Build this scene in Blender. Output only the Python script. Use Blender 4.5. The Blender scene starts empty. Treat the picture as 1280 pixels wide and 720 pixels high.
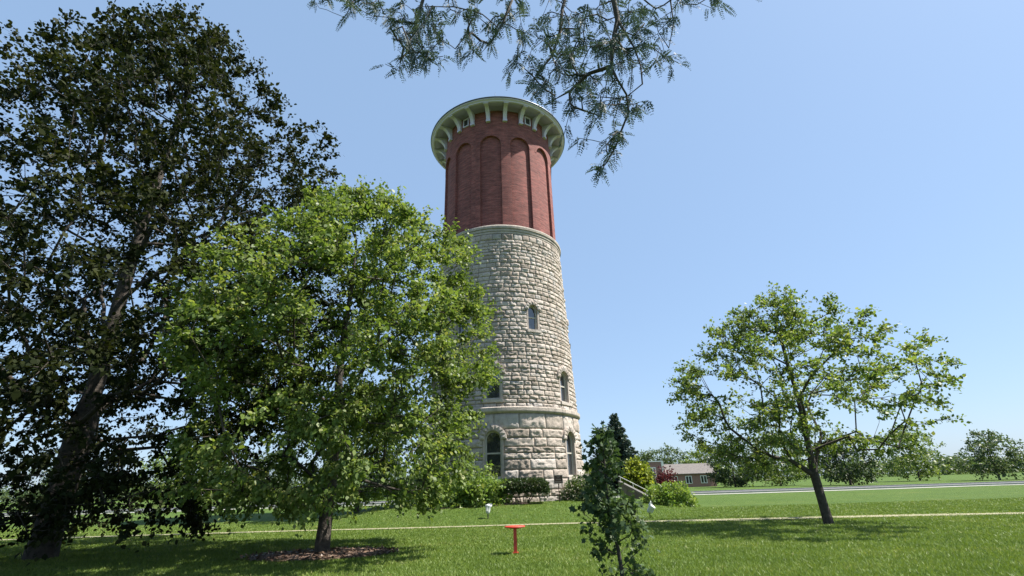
import bpy, bmesh, math, random
import numpy as np
from mathutils import Vector, Matrix, noise as mnoise

random.seed(7)
RNG = np.random.default_rng(7)
rad = math.radians
scene = bpy.context.scene
COL = scene.collection

# ------------------------------------------------------------------ camera
CAM_H, PITCH, ROLL, FPX = 1.6, rad(22.7), rad(-1.8), 587.0
cam_d = bpy.data.cameras.new('camera')
cam_d.sensor_width = 36.0
cam_d.lens = FPX / 1280.0 * 36.0
cam_d.clip_start = 0.05
cam_d.clip_end = 3000
cam = bpy.data.objects.new('camera', cam_d)
COL.objects.link(cam)
CAM_M = Matrix.Rotation(math.pi / 2 + PITCH, 3, 'X') @ Matrix.Rotation(ROLL, 3, 'Z')
cam.matrix_world = Matrix.Translation((0, 0, CAM_H)) @ CAM_M.to_4x4()
scene.camera = cam

# ------------------------------------------------------------------ light
SUN_EL, SUN_AZ = rad(57), rad(93)       # azimuth measured clockwise from the view direction (+Y)
world = bpy.data.worlds.new('World')
scene.world = world
world.use_nodes = True
wn = world.node_tree
bg = wn.nodes['Background']
sky = wn.nodes.new('ShaderNodeTexSky')
sky.sky_type = 'NISHITA'
sky.sun_disc = False
sky.sun_elevation = SUN_EL
sky.sun_rotation = SUN_AZ
sky.air_density = 1.0
sky.dust_density = 0.9
sky.ozone_density = 1.8
# summer haze evens the sky out: the clear-air sky mixed with a uniform pale blue
hz = wn.nodes.new('ShaderNodeMix')
hz.data_type = 'RGBA'
hz.inputs['Factor'].default_value = 0.68
hz.inputs[7].default_value = (1.62, 2.42, 3.62, 1)
wn.links.new(sky.outputs[0], hz.inputs[6])
wn.links.new(hz.outputs[2], bg.inputs[0])
bg.inputs[1].default_value = 0.092
sun_d = bpy.data.lights.new('sun', 'SUN')
sun_d.energy = 4.7
sun_d.angle = rad(0.53)
sun_d.color = (1.0, 0.94, 0.86)
sun = bpy.data.objects.new('sun', sun_d)
COL.objects.link(sun)
sdir = Vector((math.sin(SUN_AZ) * math.cos(SUN_EL), math.cos(SUN_AZ) * math.cos(SUN_EL), math.sin(SUN_EL)))
sun.rotation_euler = sdir.to_track_quat('Z', 'Y').to_euler()
sun.location = sdir * 60
vs = scene.view_settings
vs.view_transform = 'Standard'
vs.look = 'None'
vs.gamma = 1
vs.exposure = 1.36
vs.use_curve_mapping = False
try:
    scene.cycles.max_bounces = 8
    scene.cycles.transparent_max_bounces = 8
    scene.cycles.use_denoising = True
except Exception:
    pass


# ------------------------------------------------------------------ helpers
def at(px, py, Y):
    """the point where the sight line of photo pixel (px, py) reaches depth Y"""
    d = CAM_M @ Vector(((px - 640) / FPX, -(py - 360) / FPX, -1.0))
    return Vector((0, 0, CAM_H)) + d * (Y / d.y)


def smooth(t):
    t = max(0.0, min(1.0, t))
    return t * t * (3 - 2 * t)


TX, TY = -0.9, 36.0


def gz(x, y):
    """terrain height: flat lawn with the low mound the tower stands on"""
    r = math.hypot(x - TX, y - TY)
    h = 0.62 * (1 - smooth((r - 6.4) / 7.4))
    return h + 0.03 * mnoise.noise((x * 0.09, y * 0.09, 1.7))


def link(o, parent=None):
    COL.objects.link(o)
    if parent is not None:
        o.parent = parent
    return o


def tag(o, label=None, cat=None, group=None, kind=None):
    if label:
        o['label'] = label
    if cat:
        o['category'] = cat
    if group:
        o['group'] = group
    if kind:
        o['kind'] = kind
    return o


def empty(name, loc, label, cat, group=None, rz=0):
    o = bpy.data.objects.new(name, None)
    o.empty_display_size = 0.3
    o.location = loc
    o.rotation_euler = (0, 0, rz)
    COL.objects.link(o)
    return tag(o, label, cat, group)


def copy_tree(o, parent=None):
    c = o.copy()
    COL.objects.link(c)
    if parent is not None:
        c.parent = parent
    for ch in list(o.children):
        copy_tree(ch, c)
    return c


def np_mesh(name, V, F, mat, parent=None, attr=None, smooth_shade=False):
    """V (n,3), F (m,k) int array, attr = per-face float"""
    V = np.asarray(V, dtype=np.float32)
    F = np.asarray(F, dtype=np.int32)
    m, k = F.shape
    me = bpy.data.meshes.new(name)
    me.vertices.add(len(V))
    me.vertices.foreach_set('co', V.ravel())
    me.loops.add(m * k)
    me.loops.foreach_set('vertex_index', F.ravel())
    me.polygons.add(m)
    me.polygons.foreach_set('loop_start', np.arange(0, m * k, k, dtype=np.int32))
    if smooth_shade:
        me.polygons.foreach_set('use_smooth', np.ones(m, dtype=bool))
    me.update(calc_edges=True)
    if attr is not None:
        a = me.attributes.new('rnd', 'FLOAT', 'FACE')
        a.data.foreach_set('value', np.asarray(attr, dtype=np.float32))
    me.materials.append(mat)
    o = bpy.data.objects.new(name, me)
    return link(o, parent)


class MB:
    """collects shapes, links them as one mesh object"""

    def __init__(self):
        self.v, self.f, self.a, self.s = [], [], [], []

    def add(self, vs_, fs_, a=0.5, s=False):
        b = len(self.v)
        self.v.extend([tuple(p) for p in vs_])
        for f in fs_:
            self.f.append(tuple(i + b for i in f))
            self.a.append(a)
            self.s.append(s)
        return self

    def box(self, x0, x1, y0, y1, z0, z1, a=0.5, M=None):
        p = [(x, y, z) for z in (z0, z1) for y in (y0, y1) for x in (x0, x1)]
        if M is not None:
            p = [tuple(M @ Vector(q)) for q in p]
        return self.add(p, [(0, 2, 3, 1), (4, 5, 7, 6), (0, 1, 5, 4), (1, 3, 7, 5), (3, 2, 6, 7), (2, 0, 4, 6)], a)

    def bar(self, p, q, w, h=None, a=0.5):
        """box beam from p to q"""
        p, q = Vector(p), Vector(q)
        h = h or w
        d = (q - p).normalized()
        up = Vector((0, 0, 1)) if abs(d.z) < 0.95 else Vector((0, 1, 0))
        s = d.cross(up).normalized()
        u = s.cross(d)
        L = (q - p).length
        M = Matrix.Translation(p) @ Matrix((s, d, u)).transposed().to_4x4()
        return self.box(-w / 2, w / 2, 0, L, -h / 2, h / 2, a, M)

    def tube(self, p, q, r0, r1=None, n=10, a=0.5, caps=True):
        p, q = Vector(p), Vector(q)
        r1 = r0 if r1 is None else r1
        d = (q - p).normalized()
        up = Vector((0, 0, 1)) if abs(d.z) < 0.95 else Vector((0, 1, 0))
        s = d.cross(up).normalized()
        u = s.cross(d)
        vs_ = []
        for c, r in ((p, r0), (q, r1)):
            for i in range(n):
                t = 2 * math.pi * i / n
                vs_.append(c + (s * math.cos(t) + u * math.sin(t)) * r)
        self.add(vs_, [(i, (i + 1) % n, n + (i + 1) % n, n + i) for i in range(n)], a, True)
        if caps:
            self.add(vs_[:n], [tuple(reversed(range(n)))], a)
            self.add(vs_[n:], [tuple(range(n))], a)
        return self

    def lathe(self, prof, n=96, a=0.5, M=None, s=True):
        vs_, fs_ = [], []
        for r, z in prof:
            for i in range(n):
                t = 2 * math.pi * i / n
                p = Vector((r * math.sin(t), -r * math.cos(t), z))
                vs_.append(M @ p if M is not None else p)
        for k in range(len(prof) - 1):
            for i in range(n):
                j = (i + 1) % n
                fs_.append((k * n + i, k * n + j, (k + 1) * n + j, (k + 1) * n + i))
        return self.add(vs_, fs_, a, s)

    def build(self, name, mat, parent=None):
        me = bpy.data.meshes.new(name)
        me.from_pydata(self.v, [], self.f)
        at_ = me.attributes.new('rnd', 'FLOAT', 'FACE')
        at_.data.foreach_set('value', self.a)
        me.polygons.foreach_set('use_smooth', self.s)
        me.materials.append(mat)
        me.update()
        o = bpy.data.objects.new(name, me)
        return link(o, parent)


# ------------------------------------------------------------------ materials
def new_mat(name):
    m = bpy.data.materials.new(name)
    m.use_nodes = True
    return m, m.node_tree, m.node_tree.nodes['Principled BSDF'], m.node_tree.nodes['Material Output']


def ramp(nt, stops):
    r = nt.nodes.new('ShaderNodeValToRGB')
    els = r.color_ramp.elements
    while len(els) < len(stops):
        els.new(0.5)
    for e, (p, c) in zip(els, stops):
        e.position = p
        e.color = (*c, 1)
    return r


def tex_noise(nt, scale, detail=4, rough=0.6, coord='Object', vec=None, stretch=None):
    n = nt.nodes.new('ShaderNodeTexNoise')
    n.inputs['Scale'].default_value = scale
    n.inputs['Detail'].default_value = detail
    n.inputs['Roughness'].default_value = rough
    tc = nt.nodes.new('ShaderNodeTexCoord')
    src = tc.outputs[coord]
    if stretch:
        mp = nt.nodes.new('ShaderNodeMapping')
        mp.inputs['Scale'].default_value = stretch
        nt.links.new(src, mp.inputs[0])
        src = mp.outputs[0]
    nt.links.new(src, n.inputs['Vector'])
    return n


def mixc(nt, fac, a, b, mode='MIX'):
    m = nt.nodes.new('ShaderNodeMix')
    m.data_type = 'RGBA'
    m.blend_type = mode
    for s, v in ((m.inputs['Factor'], fac), (m.inputs[6], a), (m.inputs[7], b)):
        if hasattr(v, 'links') or hasattr(v, 'is_linked'):
            nt.links.new(v, s)
        elif isinstance(v, (int, float)):
            s.default_value = v
        else:
            s.default_value = (*v, 1)
    return m.outputs[2]


def bump(nt, height, strength, dist, bsdf):
    b = nt.nodes.new('ShaderNodeBump')
    b.inputs['Strength'].default_value = strength
    b.inputs['Distance'].default_value = dist
    nt.links.new(height, b.inputs['Height'])
    nt.links.new(b.outputs[0], bsdf.inputs['Normal'])


def rnd_attr(nt):
    a = nt.nodes.new('ShaderNodeAttribute')
    a.attribute_name = 'rnd'
    return a.outputs['Fac']


def m_plain(name, c1, c2=None, scale=3.0, rough=0.6, bumpd=0.0, bscale=40, metal=0.0, spec=0.5):
    m, nt, b, out = new_mat(name)
    c2 = c2 or tuple(x * 0.75 for x in c1)
    n = tex_noise(nt, scale)
    r = ramp(nt, [(0.35, c2), (0.65, c1)])
    nt.links.new(n.outputs[0], r.inputs[0])
    nt.links.new(r.outputs[0], b.inputs['Base Color'])
    b.inputs['Roughness'].default_value = rough
    b.inputs['Metallic'].default_value = metal
    b.inputs['Specular IOR Level'].default_value = spec
    if bumpd:
        n2 = tex_noise(nt, bscale, 6)
        bump(nt, n2.outputs[0], 0.8, bumpd, b)
    return m


def m_leaf(name, stops, trans=0.35, tcol=1.6, rough=0.45, spec=0.35):
    m, nt, b, out = new_mat(name)
    r = ramp(nt, stops)
    nt.links.new(rnd_attr(nt), r.inputs[0])
    nt.links.new(r.outputs[0], b.inputs['Base Color'])
    b.inputs['Roughness'].default_value = rough
    b.inputs['Specular IOR Level'].default_value = spec
    t = nt.nodes.new('ShaderNodeBsdfTranslucent')
    tint = mixc(nt, 1.0, r.outputs[0], (1.1 * tcol, 1.1 * tcol, 0.55 * tcol), 'MULTIPLY')
    nt.links.new(tint, t.inputs[0])
    ms = nt.nodes.new('ShaderNodeMixShader')
    ms.inputs[0].default_value = trans
    nt.links.new(b.outputs[0], ms.inputs[1])
    nt.links.new(t.outputs[0], ms.inputs[2])
    nt.links.new(ms.outputs[0], out.inputs[0])
    return m


def m_stone(name, stops, stain=0.5):
    m, nt, b, out = new_mat(name)
    r = ramp(nt, stops)
    nt.links.new(rnd_attr(nt), r.inputs[0])
    n = tex_noise(nt, 4.5, 6, 0.7)
    c = mixc(nt, 0.55, r.outputs[0], ramp_of(nt, n.outputs[0], [(0.3, (0.62, 0.60, 0.57)), (0.5, (0.95, 0.95, 0.95)), (0.7, (1.15, 1.1, 1.0))]), 'MULTIPLY')
    n3 = tex_noise(nt, 1.0, 5, 0.65, stretch=(1.2, 1.2, 0.35))
    c = mixc(nt, ramp_of(nt, n3.outputs[0], [(0.5, (0, 0, 0)), (0.72, (stain, stain, stain))]), c, (0.17, 0.15, 0.13))
    nt.links.new(c, b.inputs['Base Color'])
    b.inputs['Roughness'].default_value = 0.9
    b.inputs['Specular IOR Level'].default_value = 0.2
    n2 = tex_noise(nt, 14, 6, 0.7)
    bump(nt, n2.outputs[0], 0.9, 0.05, b)
    return m


def ramp_of(nt, val, stops):
    r = ramp(nt, stops)
    nt.links.new(val, r.inputs[0])
    return r.outputs[0]


STONE = [(0.0, (0.29, 0.245, 0.205)), (0.12, (0.385, 0.330, 0.282)), (0.5, (0.44, 0.382, 0.334)), (0.85, (0.485, 0.432, 0.385)), (0.95, (0.415, 0.385, 0.36)), (1.0, (0.32, 0.295, 0.265))]
M_STONE = m_stone('limestone', STONE)
M_BELT = m_stone('dressed_limestone', [(0, (0.36, 0.32, 0.28)), (1, (0.48, 0.42, 0.37))], 0.8)
M_MORTAR = m_plain('mortar', (0.30, 0.27, 0.23), (0.22, 0.20, 0.17), 2.0, 0.95)


def m_brick():
    m, nt, b, out = new_mat('red_brick')
    uv = nt.nodes.new('ShaderNodeUVMap')
    br = nt.nodes.new('ShaderNodeTexBrick')
    br.inputs['Scale'].default_value = 1.0
    br.inputs['Brick Width'].default_value = 0.24
    br.inputs['Row Height'].default_value = 0.085
    br.inputs['Mortar Size'].default_value = 0.011
    br.inputs['Mortar Smooth'].default_value = 0.4
    br.inputs['Bias'].default_value = -0.1
    br.inputs['Color1'].default_value = (0.235, 0.064, 0.056, 1)
    br.inputs['Color2'].default_value = (0.160, 0.046, 0.044, 1)
    br.inputs['Mortar'].default_value = (0.20, 0.135, 0.115, 1)
    nt.links.new(uv.outputs[0], br.inputs['Vector'])
    n = tex_noise(nt, 0.8, 6, 0.7, stretch=(1, 1, 0.5))
    c = mixc(nt, 0.8, br.outputs[0], ramp_of(nt, n.outputs[0], [(0.3, (0.7, 0.7, 0.72)), (0.55, (1, 1, 1)), (0.75, (1.3, 1.22, 1.18))]), 'MULTIPLY')
    nh = nt.nodes.new('ShaderNodeTexNoise')
    nh.inputs['Scale'].default_value = 1.0
    nh.inputs['Detail'].default_value = 3
    mp = nt.nodes.new('ShaderNodeMapping')
    mp.inputs['Scale'].default_value = (1.1, 6.5, 1)
    nt.links.new(uv.outputs[0], mp.inputs[0])
    nt.links.new(mp.outputs[0], nh.inputs['Vector'])
    c = mixc(nt, 0.85, c, ramp_of(nt, nh.outputs[0], [(0.32, (0.62, 0.6, 0.62)), (0.5, (1, 1, 1)), (0.68, (1.4, 1.36, 1.34))]), 'MULTIPLY')
    n2 = tex_noise(nt, 16, 3, 0.7)
    c = mixc(nt, 0.5, c, ramp_of(nt, n2.outputs[0], [(0.3, (0.7, 0.7, 0.7)), (0.7, (1.25, 1.2, 1.2))]), 'MULTIPLY')
    nt.links.new(c, b.inputs['Base Color'])
    b.inputs['Roughness'].default_value = 0.85
    b.inputs['Specular IOR Level'].default_value = 0.25
    bump(nt, br.outputs['Fac'], -0.5, 0.012, b)
    return m


M_BRICK = m_brick()
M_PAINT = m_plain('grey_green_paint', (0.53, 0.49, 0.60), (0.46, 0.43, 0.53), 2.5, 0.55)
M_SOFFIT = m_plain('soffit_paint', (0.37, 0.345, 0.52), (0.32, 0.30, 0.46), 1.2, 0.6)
M_GUTTER = m_plain('dark_metal', (0.09, 0.10, 0.13), (0.06, 0.07, 0.09), 2.0, 0.4, metal=0.3)
M_ROOF = m_plain('slate_roof', (0.10, 0.10, 0.11), (0.07, 0.07, 0.08), 5.0, 0.8)
M_FRAME = m_plain('window_paint', (0.46, 0.44, 0.38), (0.38, 0.36, 0.31), 4, 0.5)
M_BARK = m_plain('bark', (0.075, 0.062, 0.05), (0.032, 0.027, 0.022), 7, 0.95, 0.05, 18)
M_TWIG = m_plain('twig_bark', (0.05, 0.042, 0.036), (0.028, 0.024, 0.021), 9, 0.9)


def m_glass():
    m, nt, b, out = new_mat('window_glass')
    b.inputs['Base Color'].default_value = (0.03, 0.034, 0.038, 1)
    b.inputs['IOR'].default_value = 2.1
    b.inputs['Roughness'].default_value = 0.04
    b.inputs['Specular IOR Level'].default_value = 0.5
    n = tex_noise(nt, 1.3, 2)
    bump(nt, n.outputs[0], 0.15, 0.03, b)
    return m


M_GLASS = m_glass()


def m_lawn():
    m, nt, b, out = new_mat('lawn_turf')
    n1 = tex_noise(nt, 0.22, 5, 0.6)
    n2 = tex_noise(nt, 2.5, 5, 0.7, stretch=(1, 0.7, 1))
    n3 = tex_noise(nt, 38, 4, 0.75)
    c1 = ramp_of(nt, n1.outputs[0], [(0.3, (0.050, 0.092, 0.014)), (0.55, (0.062, 0.106, 0.017)), (0.75, (0.090, 0.118, 0.026))])
    c2 = ramp_of(nt, n2.outputs[0], [(0.3, (0.72, 0.78, 0.7)), (0.5, (1, 1, 1)), (0.72, (1.35, 1.2, 1.2))])
    c = mixc(nt, 1.0, c1, c2, 'MULTIPLY')
    c3 = ramp_of(nt, n3.outputs[0], [(0.3, (0.5, 0.55, 0.5)), (0.55, (1, 1, 1)), (0.7, (1.5, 1.4, 1.5))])
    c = mixc(nt, 0.9, c, c3, 'MULTIPLY')
    nt.links.new(c, b.inputs['Base Color'])
    b.inputs['Roughness'].default_value = 0.9
    b.inputs['Specular IOR Level'].default_value = 0.15
    bump(nt, n3.outputs[0], 1.0, 0.04, b)
    return m


M_LAWN = m_lawn()
M_GRASS = m_leaf('grass_blades', [(0, (0.095, 0.148, 0.022)), (0.5, (0.140, 0.206, 0.036)), (0.85, (0.200, 0.250, 0.055)), (1, (0.31, 0.29, 0.13))], 0.3, 1.2, 0.5, 0.3)
M_LEAF_A = m_leaf('leaf_mid_green', [(0, (0.068, 0.112, 0.026)), (0.5, (0.118, 0.172, 0.040)), (0.9, (0.175, 0.225, 0.062)), (1, (0.22, 0.24, 0.08))], 0.40, 1.4, 0.48, 0.30)
M_LEAF_DIMMED = m_leaf('leaf_olive_dimmed', [(0, (0.012, 0.019, 0.007)), (0.6, (0.022, 0.029, 0.010)), (1, (0.038, 0.044, 0.014))], 0.25, 1.2, 0.6, 0.08)  # shaded look put into the leaf colour, the crown itself stands in sun
M_LEAF_SAP = m_leaf('leaf_deep_green', [(0, (0.022, 0.046, 0.016)), (0.6, (0.042, 0.076, 0.026)), (1, (0.085, 0.125, 0.045))], 0.22, 1.3, 0.55, 0.25)
M_LEAF_LOC = m_leaf('leaflet_green_veiled', [(0, (0.036, 0.060, 0.064)), (0.6, (0.054, 0.084, 0.086)), (1, (0.09, 0.125, 0.115))], 0.22, 1.0, 0.6, 0.2)  # bluish veil of air put into the leaflet colour
M_LEAF_BUSH = m_leaf('leaf_bright_green', [(0, (0.075, 0.14, 0.03)), (0.5, (0.14, 0.22, 0.045)), (1, (0.23, 0.29, 0.08))], 0.35, 1.5)
M_LEAF_HEDGE = m_leaf('leaf_hedge_green', [(0, (0.020, 0.042, 0.012)), (0.6, (0.038, 0.066, 0.018)), (1, (0.075, 0.095, 0.03))], 0.2, 1.2)
M_LEAF_YEL = m_leaf('leaf_yellow_green', [(0, (0.09, 0.13, 0.018)), (0.5, (0.16, 0.20, 0.025)), (1, (0.25, 0.27, 0.04))], 0.35, 1.5)
M_LEAF_RED = m_leaf('leaf_dark_red', [(0, (0.06, 0.012, 0.018)), (1, (0.14, 0.028, 0.035))], 0.3, 1.0)
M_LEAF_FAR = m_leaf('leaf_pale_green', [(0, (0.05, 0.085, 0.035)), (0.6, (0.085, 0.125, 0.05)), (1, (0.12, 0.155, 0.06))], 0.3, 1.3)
M_NEEDLE = m_leaf('spruce_needles', [(0, (0.026, 0.048, 0.036)), (0.6, (0.045, 0.075, 0.055)), (1, (0.07, 0.10, 0.07))], 0.12, 1.1)
M_PATH = m_plain('path_gravel', (0.27, 0.25, 0.155), (0.20, 0.19, 0.115), 1.5, 0.95, 0.01, 60)
M_ROAD = m_plain('asphalt', (0.13, 0.13, 0.13), (0.09, 0.09, 0.09), 3, 0.9)
M_CONC = m_plain('concrete', (0.40, 0.39, 0.36), (0.30, 0.29, 0.27), 2, 0.9, 0.01, 30)
M_CONCD = m_plain('weathered_concrete', (0.13, 0.125, 0.115), (0.085, 0.082, 0.075), 2, 0.9, 0.01, 30)
M_MULCH = m_plain('mulch', (0.16, 0.10, 0.07), (0.05, 0.032, 0.024), 7, 0.95, 0.05, 25)
M_CHIP = m_leaf('wood_chips', [(0, (0.06, 0.035, 0.022)), (0.6, (0.14, 0.09, 0.06)), (1, (0.38, 0.28, 0.2))], 0.0, 1)
M_RED = m_plain('red_paint', (0.58, 0.055, 0.030), (0.42, 0.038, 0.022), 6, 0.45)
M_LAMP = m_plain('lamp_grey_paint', (0.62, 0.64, 0.62), (0.46, 0.48, 0.47), 8, 0.4)
M_DARK = m_plain('black_metal', (0.025, 0.025, 0.028), (0.015, 0.015, 0.017), 6, 0.45)
M_SIGN = m_plain('brown_sign_paint', (0.085, 0.040, 0.028), (0.06, 0.03, 0.022), 8, 0.5)
M_SIGNTXT = m_plain('cream_paint', (0.60, 0.55, 0.48), None, 8, 0.6)
M_SIGNPOST = m_plain('rusty_brown_post', (0.08, 0.028, 0.022), (0.045, 0.018, 0.015), 8, 0.6)


# ------------------------------------------------------------------ foliage tools
def unit(a):
    return a / (np.linalg.norm(a, axis=1, keepdims=True) + 1e-9)


LEAF_DIAMOND = np.array([(0, 0, 0), (0.34, 0.45, 0.10), (0, 1, 0), (-0.34, 0.45, 0.10)], float)
LEAF_OVAL = np.array([(0, 0, 0), (0.28, 0.25, 0.06), (0.33, 0.55, 0.08), (0, 1, 0), (-0.33, 0.55, 0.08), (-0.28, 0.25, 0.06)], float)
LEAF_LOBED = np.array([(0, 0, 0), (0.14, 0.22, 0.03), (0.42, 0.26, 0.08), (0.22, 0.45, 0.04), (0.46, 0.64, 0.10), (0.20, 0.70, 0.04), (0, 1, 0),
                       (-0.20, 0.70, 0.04), (-0.46, 0.64, 0.10), (-0.22, 0.45, 0.04), (-0.42, 0.26, 0.08), (-0.14, 0.22, 0.03)], float)
LEAFLET = np.array([(0, 0, 0), (0.21, 0.4, 0), (0, 1, 0), (-0.21, 0.4, 0)], float)
NEEDLE = np.array([(-0.07, 0, 0), (0.07, 0, 0), (0.05, 1, 0), (-0.05, 1, 0)], float)


def place_leaves(P, A, Nn, S, tpl):
    """P positions, A leaf axes, Nn rough normals, S sizes -> V, F"""
    A = unit(A)
    B = unit(np.cross(Nn, A))
    N2 = np.cross(A, B)
    k = len(tpl)
    V = (P[:, None, :] + S[:, None, None] * (tpl[None, :, 0:1] * B[:, None, :] + tpl[None, :, 1:2] * A[:, None, :] + tpl[None, :, 2:3] * N2[:, None, :]))
    F = np.arange(len(P) * k).reshape(-1, k)
    return V.reshape(-1, 3), F


def leaf_cloud(name, P, mat, parent, size, tpl=LEAF_DIAMOND, up=1.3, droop=0.35, out=None, rbase=None, svar=0.3):
    n = len(P)
    A = RNG.normal(size=(n, 3)) + np.array([0, 0, -droop])
    if out is not None:
        A += out * 0.8
    Nn = RNG.normal(size=(n, 3)) + np.array([0, 0, up])
    S = size * (1 + svar * RNG.normal(size=n)).clip(0.45, 1.8)
    V, F = place_leaves(P, A, Nn, S, tpl)
    r = RNG.random(n) if rbase is None else np.clip(rbase + 0.28 * RNG.normal(size=n), 0, 1)
    return np_mesh(name, V, F, mat, parent, r)


def grow(trunk, clusters, r_tip=0.007, expo=0.5, pull=0.3, step=0.7, bow=0.08, r_base=None):
    """tree skeleton: trunk polyline (list), clusters (n,3). returns pos, parent, radius"""
    pos = [np.array(p, float) for p in trunk]
    par = list(range(-1, len(trunk) - 1))
    plen = [0.0]
    for i in range(1, len(pos)):
        plen.append(plen[-1] + np.linalg.norm(pos[i] - pos[i - 1]))
    T = np.array(pos)
    clusters = np.asarray(clusters, float)
    dmin = np.min(np.linalg.norm(clusters[:, None] - T[None], axis=2), axis=1)
    cap = len(pos) + len(clusters) * 14 + 10
    PA = np.zeros((cap, 3))
    PL = np.zeros(cap)
    PA[:len(pos)] = T
    PL[:len(pos)] = plen
    n = len(pos)
    tips = []
    lo = max(1, int(len(trunk) * 0.22))
    ok = np.ones(cap, bool)
    ok[:lo] = False
    for ci in np.argsort(dmin):
        c = clusters[ci]
        d = np.linalg.norm(PA[:n] - c, axis=1)
        cost = d + pull * PL[:n] + np.maximum(0, PA[:n, 2] - c[2]) * 0.35
        cost[~ok[:n]] = 1e9
        k = int(np.argmin(cost))
        p = PA[k].copy()
        L = d[k]
        m = max(1, min(12, int(L / step)))
        prev = k
        jit = RNG.normal(size=3) * 0.05 * L
        for s in range(1, m + 1):
            t = s / m
            q = p + (c - p) * t + (np.array([0, 0, bow * L]) + jit) * math.sin(math.pi * t)
            if s < m:
                q = q + RNG.normal(size=3) * 0.04
            PA[n] = q
            PL[n] = PL[prev] + np.linalg.norm(q - PA[prev])
            par.append(prev)
            prev = n
            n += 1
        tips.append(prev)
    PA = PA[:n]
    cnt = np.zeros(n)
    cnt[tips] += 1
    cnt += 0.02
    for i in range(n - 1, 0, -1):
        if par[i] >= 0:
            cnt[par[i]] += cnt[i]
    R = r_tip * np.maximum(cnt, 0.6) ** expo
    if r_base:
        s = r_base / R[0]
        R = np.where(R > r_tip * 3, r_tip * 3 + (R - r_tip * 3) * (r_base - r_tip * 3) / max(1e-6, R[0] - r_tip * 3), R)
    return PA, np.array(par), R, np.array(tips)


def skeleton_mesh(name, PA, par, R, mat, parent, thick=0.05):
    ch = [[] for _ in PA]
    for i, p in enumerate(par):
        if p >= 0:
            ch[p].append(i)

    def basis(d):
        ref = np.array([0.13, 0.99, 0.05]) if abs(d[1]) < 0.9 else np.array([0.99, 0.1, 0.05])
        s = np.cross(d, ref)
        s /= np.linalg.norm(s) + 1e-9
        return s, np.cross(s, d)

    dirs = np.zeros_like(PA)
    for i, p in enumerate(par):
        if p >= 0:
            d = PA[i] - PA[p]
            dirs[i] = d / (np.linalg.norm(d) + 1e-9)
    if len(PA) > 1:
        dirs[0] = dirs[ch[0][0]] if ch[0] else np.array([0, 0, 1.])
    NS = 6 if R[0] < 0.12 else 8
    ang = np.arange(NS) * 2 * math.pi / NS
    ca, sa = np.cos(ang)[:, None], np.sin(ang)[:, None]
    V, F = [], []
    ring = {}

    def mk(c, d, r):
        s, u = basis(d)
        b = len(V) * NS
        V.append(c + r * (ca * s + sa * u))
        return b

    ring[0] = mk(PA[0], dirs[0], R[0] * 1.15)
    for i in range(1, len(PA)):
        p = par[i]
        d = dirs[i]
        main = ch[p] and i == max(ch[p], key=lambda q: R[q])
        if ch[i]:
            nx = max(ch[i], key=lambda q: R[q])
            dd = d + dirs[nx]
            dd = dd / (np.linalg.norm(dd) + 1e-9)
        else:
            dd = d
        b0 = ring[p] if main else mk(PA[p], d, min(R[p], R[i] * 1.25))
        ring[i] = mk(PA[i], dd, R[i])
        b1 = ring[i]
        for k in range(NS):
            F.append((b0 + k, b0 + (k + 1) % NS, b1 + (k + 1) % NS, b1 + k))
    return np_mesh(name, np.concatenate(V), np.array(F), mat, parent, None, True)


def env_clusters(n, cx, cy, prof, clump=0.55, nscale=0.45, thr=-0.08, seed=0, shell=0.6, lump=0.16):
    """points inside a crown whose radius at height z follows prof [(z, r)], broken into clumps"""
    zs = np.array([p[0] for p in prof], float)
    rs = np.array([p[1] for p in prof], float)
    out = []
    w = rs + 0.2
    tries = 0
    while len(out) < n and tries < n * 60:
        tries += 1
        z = random.uniform(zs[0], zs[-1])
        r = float(np.interp(z, zs, rs))
        if random.random() > (r / rs.max()) ** 1.3 + 0.05:
            continue
        a = random.uniform(0, 2 * math.pi)
        lum = 1 + lump * 2.2 * mnoise.noise((math.cos(a) * 1.6 + seed, math.sin(a) * 1.6, z * 0.45))
        f = random.random() ** shell
        rr = r * lum * f
        x, y = cx + rr * math.cos(a), cy + rr * math.sin(a)
        if mnoise.noise((x * nscale + seed * 3.1, y * nscale, z * nscale)) < thr - 0.25 * (f > 0.8):
            continue
        out.append((x, y, z))
    return np.array(out)


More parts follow.
